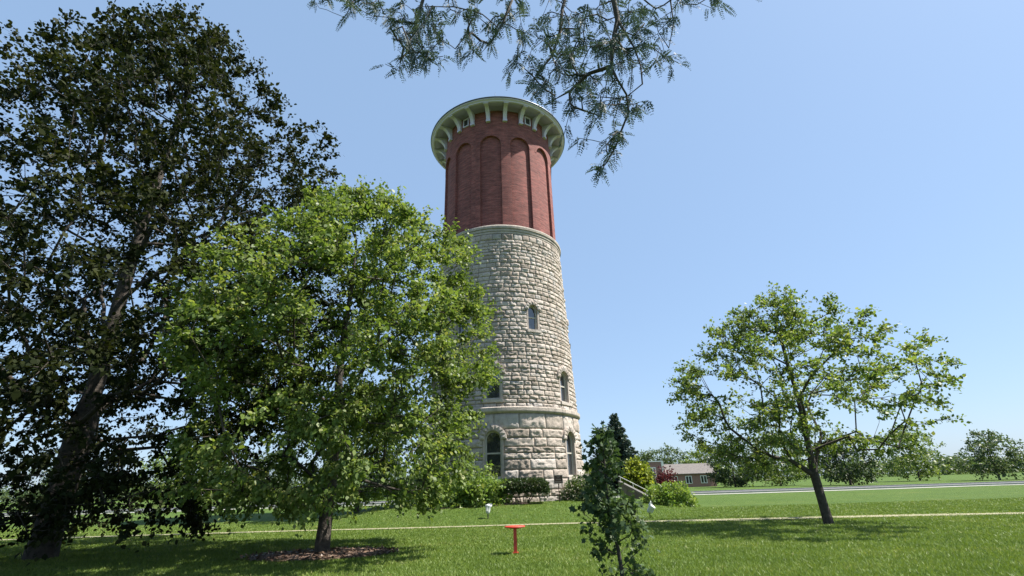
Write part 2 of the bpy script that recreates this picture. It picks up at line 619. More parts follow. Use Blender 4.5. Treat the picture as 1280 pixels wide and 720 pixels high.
def make_tree(name, base, label, group, prof, mat, n_cl, per, size, tpl=LEAF_DIAMOND, spread=0.42, r_base=0.2, lean=(0, 0), seed=0,
              cat='tree', crown_z=None, thr=-0.08, nscale=0.45, shell=0.6, lump=0.16, droop=0.35, bark=None, off=(0, 0), r_tip=0.007, shoots=6, twigs=False):
    bx, by, bz = base
    root = empty(name, base, label, cat, group)
    H = prof[-1][0]
    nt_ = max(5, int(H / 0.9))
    trunk = []
    for i in range(nt_ + 1):
        t = i / nt_ * 0.86
        trunk.append((lean[0] * t + 0.12 * mnoise.noise((t * 3, seed, 0)) * min(1, t * 6), lean[1] * t + 0.12 * mnoise.noise((t * 3, seed, 5)) * min(1, t * 6), t * H - 0.06))
    cl = env_clusters(n_cl, off[0], off[1], prof, seed=seed, thr=thr, nscale=nscale, shell=shell, lump=lump)
    PA, par, R, tips = grow(trunk, cl, r_base=r_base, r_tip=r_tip)
    skeleton_mesh('trunk', PA, par, R, bark or M_BARK, root)
    # leaves string along thin side shoots that fan out round the end of every twig
    ctr = np.array([off[0], off[1], H * 0.42])
    P, rb, tv, tf = [], [], [], []
    for i, c in enumerate(cl):
        base_d = c - ctr
        base_d = base_d / (np.linalg.norm(base_d) + 1e-9)
        tone = 0.22 + 0.5 * random.random()
        big = random.uniform(0.7, 1.35)
        for k in range(shoots):
            d = base_d * 0.55 + RNG.normal(size=3) * np.array([0.75, 0.75, 0.42]) + np.array([0, 0, -0.12 * droop])
            d /= np.linalg.norm(d) + 1e-9
            L = spread * big * random.uniform(1.0, 2.3)
            m_ = max(2, per // shoots)
            t = RNG.random(m_) ** 0.8
            q = c + d * (t * L)[:, None] + RNG.normal(size=(m_, 3)) * 0.16 * spread
            q[:, 2] -= 0.25 * droop * L * t * t
            P.append(q)
            rb.append(np.full(m_, tone))
            if twigs:
                e = c + d * L * 0.9 + np.array([0, 0, -0.2 * droop * L])
                s_ = np.cross(d, (0.3, 0.2, 0.93))
                s_ = s_ / (np.linalg.norm(s_) + 1e-9) * 0.006
                u_ = np.cross(s_, d)
                b_ = len(tv)
                tv += [c + s_, c - s_ * 0.5 + u_, c - s_ * 0.5 - u_, e]
                tf += [(b_, b_ + 1, b_ + 3), (b_ + 1, b_ + 2, b_ + 3), (b_ + 2, b_, b_ + 3)]
    P = np.concatenate(P)
    rb = np.concatenate(rb)
    leaf_cloud('crown', P, mat, root, size, tpl, out=unit(P - ctr), rbase=rb, droop=droop)
    if twigs:
        np_mesh('twigs', tv, tf, M_TWIG, root)
    return root


def make_bush(name, base, label, group, rx, ry, h, mat, n, size, cat='shrub', lumpy=0.25, boxy=0.0, stems=9, seed=0, tpl=LEAF_DIAMOND, depth=0.28):
    """leafy shrub: leaves spread through an uneven dome (boxy=1 gives a clipped hedge shape), woody stems inside"""
    root = empty(name, base, label, cat, group)
    D = RNG.normal(size=(n, 3))
    D[:, 2] = np.abs(D[:, 2]) * 1.1 - 0.15
    D = unit(D)
    e = 2 + 5 * boxy
    k = (np.abs(D) ** e).sum(1) ** (-1 / e)
    lum = np.array([1 + lumpy * (1.6 * mnoise.noise((d[0] * 2.2 + seed, d[1] * 2.2, d[2] * 2.2)) + 0.8 * mnoise.noise((d[0] * 6 + seed, d[1] * 6, d[2] * 6))) for d in D])
    f = 1 - depth * np.abs(RNG.normal(size=n)).clip(0, 2.5)
    P = D * (k * lum * f)[:, None] * np.array([rx, ry, h * 0.5 if boxy else h])
    if boxy:
        P[:, 2] = np.abs(P[:, 2] + h * 0.5)
    P[:, 2] = P[:, 2].clip(0.02, None)
    leaf_cloud('foliage', P, mat, root, size, tpl, up=0.5, out=D, rbase=np.array([0.5 + 0.5 * mnoise.noise((p[0] * 1.5 + seed, p[1] * 1.5, p[2] * 1.5)) for p in P]))
    mb = MB()
    for i in range(stems):
        a = i / stems * 6.28 + random.random()
        f2 = random.uniform(0.3, 0.75)
        mb.tube((0.15 * rx * math.cos(a), 0.15 * ry * math.sin(a), -0.05), (f2 * rx * math.cos(a), f2 * ry * math.sin(a), h * random.uniform(0.5, 0.8)), 0.022, 0.008, 6)
    mb.build('stem', M_TWIG, root)
    return root


# ------------------------------------------------------------------ ground
def build_ground():
    xs = np.unique(np.concatenate([np.linspace(-900, -60, 22), np.linspace(-60, 60, 161), np.linspace(60, 900, 22)]))
    ys = np.unique(np.concatenate([np.linspace(-300, -20, 8), np.linspace(-20, 60, 108), np.linspace(60, 1200, 26)]))
    V = [(x, y, gz(x, y)) for y in ys for x in xs]
    nx = len(xs)
    F = [(j * nx + i, j * nx + i + 1, (j + 1) * nx + i + 1, (j + 1) * nx + i) for j in range(len(ys) - 1) for i in range(nx - 1)]
    o = np_mesh('ground', V, F, M_LAWN, None, None, True)
    tag(o, kind='structure')


build_ground()


def path_y(x):
    return 22.35 - 0.062 * x - 0.002 * x * x + 0.05 * math.sin(x * 0.5)


def path_w(x):
    return 0.27 + 0.04 * math.sin(x * 0.9) + 0.03 * max(0, min(8, x - 1))


def strip(name, pts_fn, u0, u1, n, mat, lift):
    V, F = [], []
    for i in range(n + 1):
        u = u0 + (u1 - u0) * i / n
        a, b = pts_fn(u)
        for t in (0, 0.5, 1):
            x, y = a[0] + (b[0] - a[0]) * t, a[1] + (b[1] - a[1]) * t
            V.append((x, y, gz(x, y) + lift))
        if i:
            k = 3 * i
            F += [(k - 3, k, k + 1, k - 2), (k - 2, k + 1, k + 2, k - 1)]
    o = np_mesh(name, V, F, mat, None, None, True)
    return tag(o, kind='structure')


strip('path', lambda x: ((x, path_y(x) - path_w(x)), (x, path_y(x) + path_w(x))), -45, 30, 300, M_PATH, 0.014)
strip('road', lambda x: ((x, 58), (x, 66)), -220, 220, 120, M_ROAD, 0.012)
strip('pavement', lambda x: ((x, 54.6), (x, 56.2)), -220, 220, 120, M_CONC, 0.02)
kb = MB()
for s0, s1 in ((57.8, 57.98), (66.02, 66.2)):
    for i in range(60):
        x0 = -220 + i * 440 / 60
        kb.box(x0, x0 + 440 / 60 - 0.02, s0, s1, -0.1, 0.14)
tag(kb.build('kerb', M_CONC), kind='structure')


# ------------------------------------------------------------------ water tower
def R_stone(z):
    return float(np.interp(z, [0.3, 6.1, 13, 19.5], [5.62, 5.40, 5.17, 4.97]))


tower = empty('water_tower', (TX, TY, 0), 'tall round stone and red brick water tower with a wide bracketed cornice', 'water tower')
FLOORS = [  # theta of first window (deg, 0 = towards the camera, positive to the right), z0, z1, width, arched
    (-6.0, 1.95, 4.75, 1.05),
    (-6.0, 6.70, 8.85, 1.02),
    (26.5, 11.5, 13.35, 0.74),
]
OPEN = []
for th, z0, z1, w in FLOORS:
    for k in range(6):
        OPEN.append((rad(th + 60 * k), z0, z1, w))


def polar(r, t, z):
    return (r * math.sin(t), -r * math.cos(t), z)


def angdiff(a, b):
    return (a - b + math.pi) % (2 * math.pi) - math.pi


def half_open(z, z0, z1, w):
    zc = z1 - w / 2
    if z < z0 or z > z1:
        return -1.0
    if z <= zc:
        return w / 2
    return math.sqrt(max(0.0, (w / 2) ** 2 - (z - zc) ** 2))


stone_v, stone_f, stone_a = [], [], []


def add_stone(t0, t1, z0, z1, rough, big):
    r0 = R_stone((z0 + z1) / 2)
    wid = (t1 - t0) * r0
    nu = max(6, min(24, int(wid / 0.065)))
    nv = 10 if big else 7
    amp = random.uniform(0.55, 1.25) * rough
    tone = random.random()
    tilt_u, tilt_v = random.uniform(-0.3, 0.3), random.uniform(-0.25, 0.35)
    sd = random.uniform(0, 100)
    b = len(stone_v)
    base = random.uniform(-0.008, 0.012)
    for j in range(nv):
        v = j / (nv - 1)
        z = z0 + (z1 - z0) * v
        for i in range(nu):
            u = i / (nu - 1)
            t = t0 + (t1 - t0) * u
            edge = (1 - abs(2 * u - 1) ** 9) * (1 - abs(2 * v - 1) ** 7)
            n1 = mnoise.noise((u * wid * 3.2 + sd, v * (z1 - z0) * 4.5, sd))
            n2 = mnoise.noise((u * wid * 8 + sd, v * (z1 - z0) * 9, sd + 9))
            rg = 0.5 - abs(mnoise.noise((u * wid * 2.6 + sd, v * (z1 - z0) * 3.4, sd + 31)))
            d = base + edge * amp * (0.045 + 0.06 * n1 + 0.085 * n2 + 0.09 * rg + 0.06 * tilt_u * (2 * u - 1) + 0.06 * tilt_v * (2 * v - 1))
            if (i in (0, nu - 1) or j in (0, nv - 1)):
                d = -0.015 + base * 0.5
            jz = 0.0
            stone_v.append(polar(R_stone(z) + d, t, z + jz))
    for j in range(nv - 1):
        for i in range(nu - 1):
            k = b + j * nu + i
            stone_f.append((k, k + 1, k + nu + 1, k + nu))
            stone_a.append(tone)
    # edges turn back into the wall
    c = len(stone_v)
    loop = [b + i for i in range(nu)] + [b + j * nu + nu - 1 for j in range(1, nv)] + [b + (nv - 1) * nu + i for i in range(nu - 2, -1, -1)] + [b + j * nu for j in range(nv - 2, 0, -1)]
    for q in loop:
        x, y, z = stone_v[q]
        r = math.hypot(x, y)
        s = (r - 0.13) / r
        stone_v.append((x * s, y * s, z))
    L = len(loop)
    for i in range(L):
        stone_f.append((loop[(i + 1) % L], loop[i], c + i, c + (i + 1) % L))
        stone_a.append(tone)


def course(z0, z1, wmin, wmax, rough, big, ring=0.0):
    r = R_stone((z0 + z1) / 2)
    gap = 0.016
    zs = [z0 + (z1 - z0) * k / 6 for k in range(7)]
    blocks = []
    for (th, a, b, w) in OPEN:
        hw = max(half_open(z, a, b, w) for z in zs)
        if hw > 0:
            arch = b - w / 2
            extra = 0.10 if (z0 + z1) / 2 < arch else 0.16
            h = (hw + extra) / r
            blocks.append(((th - h) % (2 * math.pi), (th + h) % (2 * math.pi)))
    blocks.sort()
    spans = []
    if not blocks:
        off = random.uniform(0, 1)
        spans.append((off, off + 2 * math.pi))
    else:
        for i, (a, b) in enumerate(blocks):
            nxt = blocks[(i + 1) % len(blocks)][0]
            if nxt < b:
                nxt += 2 * math.pi
            spans.append((b, nxt))
    for s0, s1 in spans:
        L = (s1 - s0) * r
        n = max(1, int(round(L / ((wmin + wmax) / 2))))
        ws = [random.uniform(wmin, wmax) for _ in range(n)]
        k = L / sum(ws)
        t = s0
        for w in ws:
            dt = w * k / r
            add_stone(t + gap / 2 / r, t + dt - gap / 2 / r, z0 + gap / 2, z1 - gap / 2, rough, big)
            t += dt


z = 0.35
while z < 5.78:
    h = random.choice([0.36, 0.46, 0.54, 0.62])
    if 5.8 - z - h < 0.35:
        h = 5.8 - z
    course(z, min(5.8, z + h), 0.7, 1.9, 0.75, True)
    z += h
z = 6.16
hs = []
while z < 19.0:
    h = random.choice([0.25, 0.28, 0.31, 0.36])
    if 19.05 - z - h < 0.25:
        h = 19.05 - z
    course(z, min(19.05, z + h), 0.36, 0.92, 0.62, False)
    z += h
np_mesh('stone_shaft', stone_v, [f for f in stone_f], M_STONE, tower, stone_a)

# mortar bed behind the stones, left open at the windows
cv, cf, idx = [], [], {}
NTH = 360
zl = list(np.arange(0.0, 19.61, 0.14))
for k, zz in enumerate(zl):
    for i in range(NTH):
        cv.append(polar(R_stone(zz) - 0.045, 2 * math.pi * i / NTH, zz))
for k in range(len(zl) - 1):
    zm = (zl[k] + zl[k + 1]) / 2
    live = [(th, half_open(zm, a - 0.05, b + 0.05, w + 0.1)) for th, a, b, w in OPEN if a - 0.05 < zm < b + 0.05]
    for i in range(NTH):
        t = 2 * math.pi * (i + 0.5) / NTH
        if any(abs(angdiff(t, th)) * R_stone(zm) < hw + 0.04 for th, hw in live):
            continue
        j = (i + 1) % NTH
        cf.append((k * NTH + i, k * NTH + j, (k + 1) * NTH + j, (k + 1) * NTH + i))
np_mesh('mortar_bed', cv, cf, M_MORTAR, tower, None, True)

# belt course over the ground storey, cut into long blocks, and water table at the base
mb = MB()
prof = [(5.30, 5.78), (5.44, 5.80), (5.58, 5.88), (5.61, 5.94), (5.61, 6.14), (5.57, 6.17), (5.30, 6.26)]
nb = 22
for k in range(nb):
    a0, a1 = 2 * math.pi * k / nb + 0.001, 2 * math.pi * (k + 1) / nb - 0.001
    m_ = 6
    tone = random.random()
    vv = [polar(r + 0.006 * math.sin(k * 5.1), a0 + (a1 - a0) * i / m_, zz) for r, zz in prof for i in range(m_ + 1)]
    ff = [(q * (m_ + 1) + i, q * (m_ + 1) + i + 1, (q + 1) * (m_ + 1) + i + 1, (q + 1) * (m_ + 1) + i) for q in range(len(prof) - 1) for i in range(m_)]
    mb.add(vv, ff, tone)
mb.build('belt_course', M_BELT, tower)
mb = MB()
# flared stone rim under the brick drum: three thin courses stepping out, then a weathered ledge
mb.lathe([(4.90, 19.05), (5.01, 19.06), (5.02, 19.22), (4.97, 19.225), (4.97, 19.245), (5.06, 19.25), (5.07, 19.43), (5.03, 19.435), (5.03, 19.455), (5.13, 19.46), (5.15, 19.62), (5.13, 19.70), (4.80, 19.93)], 128, 0.4, None, False)
mb.build('stone_rim', M_BELT, tower)

# brick drum with blind arched panels
RB, ZB0, ZB1, REC = 4.86, 19.70, 31.15, 0.20
P_TOP, NPAN, P_OFF, P_HALF = 28.45, 12, rad(-6.2), 0.88
uvs, bv, bf, bs = [], [], [], []


def bq(p, uv):
    b = len(bv)
    bv.extend(p)
    bf.append(tuple(range(b, b + len(p))))
    uvs.extend(uv)


def arch_z(s):
    return P_TOP - P_HALF + math.sqrt(max(0.0, P_HALF ** 2 - s * s))


for k in range(NPAN):
    tc = P_OFF + 2 * math.pi * k / NPAN
    ha = P_HALF / RB
    e = math.pi / NPAN
    # pilaster halves on either side
    for s0, s1 in ((-e, -ha), (ha, e)):
        m_ = 5
        for i in range(m_):
            a0, a1 = s0 + (s1 - s0) * i / m_, s0 + (s1 - s0) * (i + 1) / m_
            bq([polar(RB, tc + a0, ZB0), polar(RB, tc + a1, ZB0), polar(RB, tc + a1, ZB1), polar(RB, tc + a0, ZB1)],
               [((tc + a0) * RB, ZB0), ((tc + a1) * RB, ZB0), ((tc + a1) * RB, ZB1), ((tc + a0) * RB, ZB1)])
    N = 28
    for i in range(N):
        # finer towards the springing
        p0 = -math.cos(math.pi * i / N) * ha
        p1 = -math.cos(math.pi * (i + 1) / N) * ha
        za, zb = arch_z(p0 * RB), arch_z(p1 * RB)
        bq([polar(RB, tc + p0, za), polar(RB, tc + p1, zb), polar(RB, tc + p1, ZB1), polar(RB, tc + p0, ZB1)],
           [((tc + p0) * RB, za), ((tc + p1) * RB, zb), ((tc + p1) * RB, ZB1), ((tc + p0) * RB, ZB1)])
        ri = RB - REC
        bq([polar(ri, tc + p0, ZB0), polar(ri, tc + p1, ZB0), polar(ri, tc + p1, zb), polar(ri, tc + p0, za)],
           [((tc + p0) * RB, ZB0), ((tc + p1) * RB, ZB0), ((tc + p1) * RB, zb), ((tc + p0) * RB, za)])
        bq([polar(ri, tc + p0, za), polar(ri, tc + p1, zb), polar(RB, tc + p1, zb), polar(RB, tc + p0, za)],
           [(0, za), (0, zb), (REC, zb), (REC, za)])
        # projecting header course round the arch
    for s in (-1, 1):
        a = tc + s * ha
        q = [polar(ri, a, ZB0), polar(RB, a, ZB0), polar(RB, a, P_TOP - P_HALF), polar(ri, a, P_TOP - P_HALF)]
        u = [(0, ZB0), (REC, ZB0), (REC, P_TOP - P_HALF), (0, P_TOP - P_HALF)]
        if s > 0:
            q.reverse()
            u.reverse()
        bq(q, u)
me = bpy.data.meshes.new('brick_drum')
me.from_pydata(bv, [], bf)
ul = me.uv_layers.new(name='UVMap')
ul.data.foreach_set('uv', [c for p in uvs for c in p])
me.materials.append(M_BRICK)
link(bpy.data.objects.new('brick_drum', me), tower)
# raised brick edging round each blind arch
ed = bpy.data.meshes.new('arch_band')
mb = MB()
for k in range(NPAN):
    tc = P_OFF + 2 * math.pi * k / NPAN
    zc = P_TOP - P_HALF
    N = 18
    ring = []
    for i in range(N + 1):
        a = math.pi * i / N
        for rr in (P_HALF + 0.003, P_HALF + 0.20):
            s, zz = -rr * math.cos(a), zc + rr * math.sin(a)
            ring.append((s, zz))
    vv = [polar(RB + 0.018, tc + s / RB, zz) for s, zz in ring] + [polar(RB - 0.02, tc + s / RB, zz) for s, zz in ring]
    n2 = len(ring)
    ff = []
    for i in range(N):
        a, b, c, d = 2 * i, 2 * i + 1, 2 * i + 3, 2 * i + 2
        ff += [(a, d, c, b), (b, c, c + n2, b + n2), (d, a, a + n2, d + n2)]
    mb.add(vv, ff)
o = mb.build('arch_band', M_BRICK, tower)
o.data.uv_layers.new(name='UVMap')
ul = o.data.uv_layers['UVMap']
for lp in o.data.loops:
    v = o.data.vertices[lp.vertex_index].co
    ul.data[lp.index].uv = (math.atan2(v.x, -v.y) * RB, v.z)

# cornice
mb = MB()
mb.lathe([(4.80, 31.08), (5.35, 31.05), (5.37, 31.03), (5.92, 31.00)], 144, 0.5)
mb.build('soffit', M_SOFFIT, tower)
mb = MB()
mb.lathe([(5.92, 31.00), (5.94, 30.95), (6.07, 30.95), (6.09, 30.98), (6.09, 31.03), (6.16, 31.07), (6.24, 31.11), (6.25, 31.17), (6.20, 31.17)], 144, 0.5, None, False)
cor = mb.build('cornice', M_PAINT, tower)
mb = MB()
mb.lathe([(6.20, 31.16), (6.29, 31.17), (6.32, 31.20), (6.32, 31.25), (6.26, 31.26), (6.20, 31.22)], 144, 0.5)
mb.build('gutter', M_GUTTER, tower)
mb = MB()
mb.lathe([(6.20, 31.22), (3.2, 32.3), (0.05, 33.6)], 96, 0.5, None, False)
mb.tube((0, 0, 33.5), (0, 0, 34.1), 0.06, 0.02, 8)
mb.build('roof', M_ROOF, tower)
for a in (0, 90, 180, 270):
    p = polar(6.22, rad(a), 31.2)
    mb = MB()
    mb.tube(p, (p[0], p[1], 31.75), 0.012, 0.006, 6)
    mb.build('lightning_rod', M_DARK, tower)


def bracket():
    """curved console: a foot block on the wall and an arm sweeping out to the fascia"""
    mb = MB()
    w = 0.16
    pts_o, pts_i = [], []
    N = 10
    for i in range(N + 1):
        a = math.pi / 2 * i / N
        # outer (lower) edge sweeps from the wall foot out to the soffit rim
        pts_o.append((4.86 + 0.17 + 0.92 * (1 - math.cos(a)) ** 0.85, 30.07 + 0.86 * math.sin(a)))
    top = [(5.95, 31.01), (4.84, 31.10), (4.84, 30.07)]
    poly = pts_o + top
    n = len(poly)
    vv = [(x_ * 0 + s * w, -r, zz) for s in (-1, 1) for (r, zz) in poly for x_ in (0,)]
    ff = [tuple(range(n)), tuple(range(2 * n - 1, n - 1, -1))]
    ff += [((i + 1) % n, i, n + i, n + (i + 1) % n) for i in range(n)]
    mb.add(vv, ff)
    mb.box(-w - 0.025, w + 0.025, -5.07, -4.83, 29.84, 30.02)
    mb.box(-w - 0.01, w + 0.01, -5.05, -4.83, 30.02, 30.07)
    mb.box(-w - 0.03, w + 0.03, -6.03, -5.74, 30.86, 30.97)
    return mb


bk0 = bracket().build('bracket', M_PAINT, tower)
for k in range(22):
    b = bk0 if k == 0 else bk0.copy()
    if k:
        COL.objects.link(b)
        b.parent = tower
    b.rotation_euler = (0, 0, rad(0.5 + 360 / 22 * (k + 0.5)))
# small frieze windows between the brackets
mb = MB()
mb.box(-0.30, -0.21, -4.95, -4.84, 30.06, 30.94)
mb.box(0.21, 0.30, -4.95, -4.84, 30.06, 30.94)
mb.box(-0.21, 0.21, -4.94, -4.84, 30.80, 30.94)
mb.box(-0.21, 0.21, -4.94, -4.84, 30.06, 30.16)
fw = mb.build('frieze_window', M_PAINT, tower)
mb = MB()
mb.box(-0.21, 0.21, -4.90, -4.83, 30.16, 30.80)
mb.build('pane', M_GLASS, fw)
for k in range(6):
    f_ = fw if k == 0 else copy_tree(fw, tower)
    f_.rotation_euler = (0, 0, rad((33.2, -32.2, 98.7, -97.7, 164.1, -163.1)[k]))


def make_window(th, z0, z1, w, seed):
    """arched sash window set deep in the wall; local frame faces -Y at radius R"""
    R = R_stone((z0 + z1) / 2)
    zc = z1 - w / 2
    yf = -(R - 0.26)
    N = 14

    def outline(off, bottom=0.0):
        h = w / 2 + off
        pts = [(-h, z0 - bottom)]
        for i in range(N + 1):
            a = math.pi - math.pi * i / N
            pts.append((h * math.cos(a), zc + h * math.sin(a)))
        pts.append((h, z0 - bottom))
        return pts

    def band(mb, o0, o1, y0, y1, bottom0=0.0, bottom1=0.0):
        A, B = outline(o0, bottom0), outline(o1, bottom1)
        n = len(A)
        vv = [(x, y0, zz) for x, zz in A] + [(x, y0, zz) for x, zz in B] + [(x, y1, zz) for x, zz in A] + [(x, y1, zz) for x, zz in B]
        ff = []
        for i in range(n - 1):
            ff += [(i, n + i, n + i + 1, i + 1), (2 * n + i, i, i + 1, 2 * n + i + 1), (n + i, 3 * n + i, 3 * n + i + 1, n + i + 1)]
        mb.add(vv, ff)

    mb = MB()
    band(mb, -0.10, 0.03, yf - 0.07, yf + 0.06)
    zm = z0 + (z1 - z0) * 0.52
    mb.box(-w / 2 + 0.05, w / 2 - 0.05, yf - 0.055, yf + 0.03, zm - 0.045, zm + 0.045)
    mb.box(-w / 2 - 0.0, w / 2 + 0.0, yf - 0.065, yf + 0.05, z0, z0 + 0.12)
    win = mb.build('window', M_FRAME, tower)
    mb = MB()
    o1 = outline(-0.09)
    vv = [(x, yf + 0.0, zz) for x, zz in o1]
    mb.add(vv, [tuple(range(len(vv)))])
    mb.build('pane', M_GLASS, win)
    # stone reveal, sill and voussoirs
    mb = MB()
    band(mb, 0.0, 0.13, -(R + 0.0), yf + 0.10, 0.0, 0.0)
    nv = 9 if w > 0.9 else 7
    for i in range(nv):
        a0 = math.pi * i / nv + 0.012
        a1 = math.pi * (i + 1) / nv - 0.012
        r0, r1 = w / 2 + 0.004, w / 2 + (0.34 if w > 0.9 else 0.27)
        yo = -(R + 0.07 + 0.03 * random.random())
        am = (a0 + a1) / 2
        ring = [(r0, a0), (r1, a0), (r1, am), (r1, a1), (r0, a1), (r0, am)]
        bul = -(R + 0.15)
        vv = [(r * math.cos(a), yo if abs(r * math.sin(a)) > -1 else yo, zc + r * math.sin(a)) for r, a in ring]
        vb = [(r * math.cos(a), -(R - 0.25), zc + r * math.sin(a)) for r, a in ring]
        cc = ((r0 + r1) / 2 * math.cos(am), yo - 0.05, zc + (r0 + r1) / 2 * math.sin(am))
        n = len(ring)
        mb.add(vv + vb + [cc], [(i_, (i_ + 1) % n, 2 * n) for i_ in range(n)] + [((i_ + 1) % n, i_, n + i_, n + (i_ + 1) % n) for i_ in range(n)], random.random())
    mb.box(-w / 2 - 0.17, w / 2 + 0.17, -(R + 0.13), -(R - 0.3), z0 - 0.20, z0 - 0.002, 0.8)
    mb.build('stone_surround', M_STONE, win)
    return win


for fi, (th, z0, z1, w) in enumerate(FLOORS):
    w0 = make_window(rad(th), z0, z1, w, fi)
    for k in range(6):
        q = w0 if k == 0 else copy_tree(w0, tower)
        q.rotation_euler = (0, 0, rad(th + 60 * k))

# ------------------------------------------------------------------ beds by the tower
mb = MB()
MU = (-5.35, 14.35)


def bed(name, cx, cy, rx, ry, rot, lift, label, seed, chips):
    V = [(cx, cy, gz(cx, cy) + lift + 0.07)]
    n = 40
    for k, f in ((1, 0.5), (2, 0.85), (3, 1.0)):
        for i in range(n):
            a = 6.283 * i / n
            w = 1 + 0.10 * mnoise.noise((math.cos(a) * 2 + seed, math.sin(a) * 2, 3))
            x, y = rx * f * w * math.cos(a), ry * f * w * math.sin(a)
            X = cx + x * math.cos(rot) - y * math.sin(rot)
            Y = cy + x * math.sin(rot) + y * math.cos(rot)
            V.append((X, Y, gz(X, Y) + lift + (0.06, 0.035, -0.03)[k - 1]))
    F = [(0, 1 + i, 1 + (i + 1) % n) for i in range(n)]
    T = [(a, b, c) for a, b, c in F]
    for k in range(2):
        for i in range(n):
            a, b = 1 + k * n + i, 1 + k * n + (i + 1) % n
            T += [(a, a + n, b + n), (a, b + n, b)]
    # loose chips belong to the bed's surface
    P = []
    for _ in range(chips):
        a, f = random.uniform(0, 6.283), math.sqrt(random.random()) * 1.03
        x, y = rx * f * math.cos(a), ry * f * math.sin(a)
        X = cx + x * math.cos(rot) - y * math.sin(rot)
        Y = cy + x * math.sin(rot) + y * math.cos(rot)
        P.append((X, Y, gz(X, Y) + lift + 0.07 * (1 - f) + 0.03))
    o = np_mesh(name, V, T, M_MULCH, None, None, True)
    tag(o, label, 'mulch', kind='stuff')
    if chips:
        P = np.array(P)
        A = RNG.normal(size=P.shape) * np.array([1, 1, 0.25])
        Nn = RNG.normal(size=P.shape) * 0.5 + np.array([0, 0, 1])
        Vc, Fc = place_leaves(P, A, Nn, 0.10 * (0.5 + RNG.random(len(P))), LEAFLET)
        np_mesh('wood_chips', Vc, Fc, M_CHIP, o, RNG.random(len(P)) ** 2)
    return o


bed('mulch', MU[0], MU[1], 2.0, 1.15, 0.1, 0.004, 'ring of brown mulch chips under the broad green tree', 1, 1500)
bed('mulch', -2.3, 29.0, 3.3, 0.95, 0.05, 0.004, 'mulch bed under the bushes at the foot of the tower', 2, 0)


# ------------------------------------------------------------------ grass
def grass():
    N = 500000
    d = 8.2 * (31.0 / 8.2) ** RNG.random(N)
    x = RNG.uniform(-1, 1, N) * (1.12 * d + 2.5)
    y = d
    keep = np.abs(y - (22.35 - 0.062 * x - 0.002 * x * x)) > 0.19
    keep &= ((x - MU[0]) / 1.95) ** 2 + ((y - MU[1]) / 1.1) ** 2 > 1
    x, y = x[keep], y[keep]
    z = np.array([gz(a, b) for a, b in zip(x, y)])
    n = len(x)
    h = RNG.uniform(0.025, 0.06, n)
    w = 0.0065 * (y / 9.0) ** 0.8 * (0.7 + 0.6 * RNG.random(n))
    a = RNG.uniform(0, 6.283, n)
    rt = np.hypot(x - TX, y - TY)
    bare = (rt < 6.2)
    h = np.where(bare, 0.004, h)
    lean = RNG.normal(size=(n, 2)) * 0.55
    B = np.stack([np.cos(a), np.sin(a)], 1)
    V = np.zeros((n, 3, 3))
    V[:, 0, :2] = np.stack([x, y], 1) - B * w[:, None]
    V[:, 1, :2] = np.stack([x, y], 1) + B * w[:, None]
    V[:, 2, :2] = np.stack([x, y], 1) + lean * h[:, None]
    V[:, 0, 2] = V[:, 1, 2] = z - 0.005
    V[:, 2, 2] = z + h
    p = np.array([mnoise.noise((a_ * 0.55, b_ * 0.4, 0)) * 0.9 + mnoise.noise((a_ * 2.3, b_ * 1.8, 4)) * 0.5 for a_, b_ in zip(x, y)])
    st = np.sin(y * 3.7 + 0.25 * x) * 0.10
    r = np.clip(0.42 + st + 0.30 * p + 0.2 * RNG.normal(size=n), 0, 1)
    o = np_mesh('grass', V.reshape(-1, 3), np.arange(3 * n).reshape(-1, 3), M_GRASS, None, r)
    tag(o, 'short mown green grass covering the lawn', 'grass', kind='stuff')


grass()

# ------------------------------------------------------------------ trees
# broad green tree on the left, trunk in the mulch ring
make_tree('broadleaf_tree', (MU[0], MU[1], 0), 'broad bright green leafy tree with low drooping boughs, left of the tower', None,
          [(1.3, 3.0), (1.8, 3.75), (2.6, 4.0), (4.0, 3.9), (5.3, 4.75), (6.7, 4.85), (8.0, 4.25), (9.2, 3.2), (10.3, 2.1), (11.2, 0.7)],
          M_LEAF_A, 980, 135, 0.10, LEAF_OVAL, shoots=8, twigs=True, spread=0.30, r_base=0.19, seed=3, thr=0.0, nscale=0.62, shell=0.5, lump=0.14, droop=0.7)
# tall tree further left, its dimness put into the leaf colour
make_tree('dimmed_tree', (-14.0, 15.5, 0), 'very tall tree towering at the far left, dimness put into its olive leaves', None,
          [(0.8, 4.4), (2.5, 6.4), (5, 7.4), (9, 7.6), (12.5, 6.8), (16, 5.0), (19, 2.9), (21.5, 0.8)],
          M_LEAF_DIMMED, 2000, 75, 0.13, LEAF_OVAL, shoots=7, twigs=True, spread=0.34, r_base=0.36, seed=8, thr=-0.2, shell=0.5, lump=0.14)
# tree standing behind, by the street on the left
p = at(446, 637, 31)
make_tree('shade_tree', (p.x, p.y, gz(p.x, p.y)), 'smaller green tree with a bare dark trunk, behind the broad tree by the street', 'trees along the street',
          [(2.0, 1.4), (3.0, 2.6), (4.6, 3.0), (6.2, 2.4), (7.6, 0.6)], M_LEAF_HEDGE, 220, 55, 0.16, spread=0.42, r_base=0.15, seed=21)
# tree at the right, throwing shade on the lawn
make_tree('lawn_tree', (10.9, 18.6, 0), 'round green tree standing on the lawn right of the tower', None,
          [(2.0, 2.0), (2.8, 3.8), (4.0, 4.5), (5.4, 4.4), (6.6, 3.5), (7.8, 1.9), (8.6, 0.5)], M_LEAF_A, 420, 84, 0.10, LEAF_OVAL, shoots=7, twigs=True, spread=0.28, r_base=0.16, seed=31, thr=-0.05)


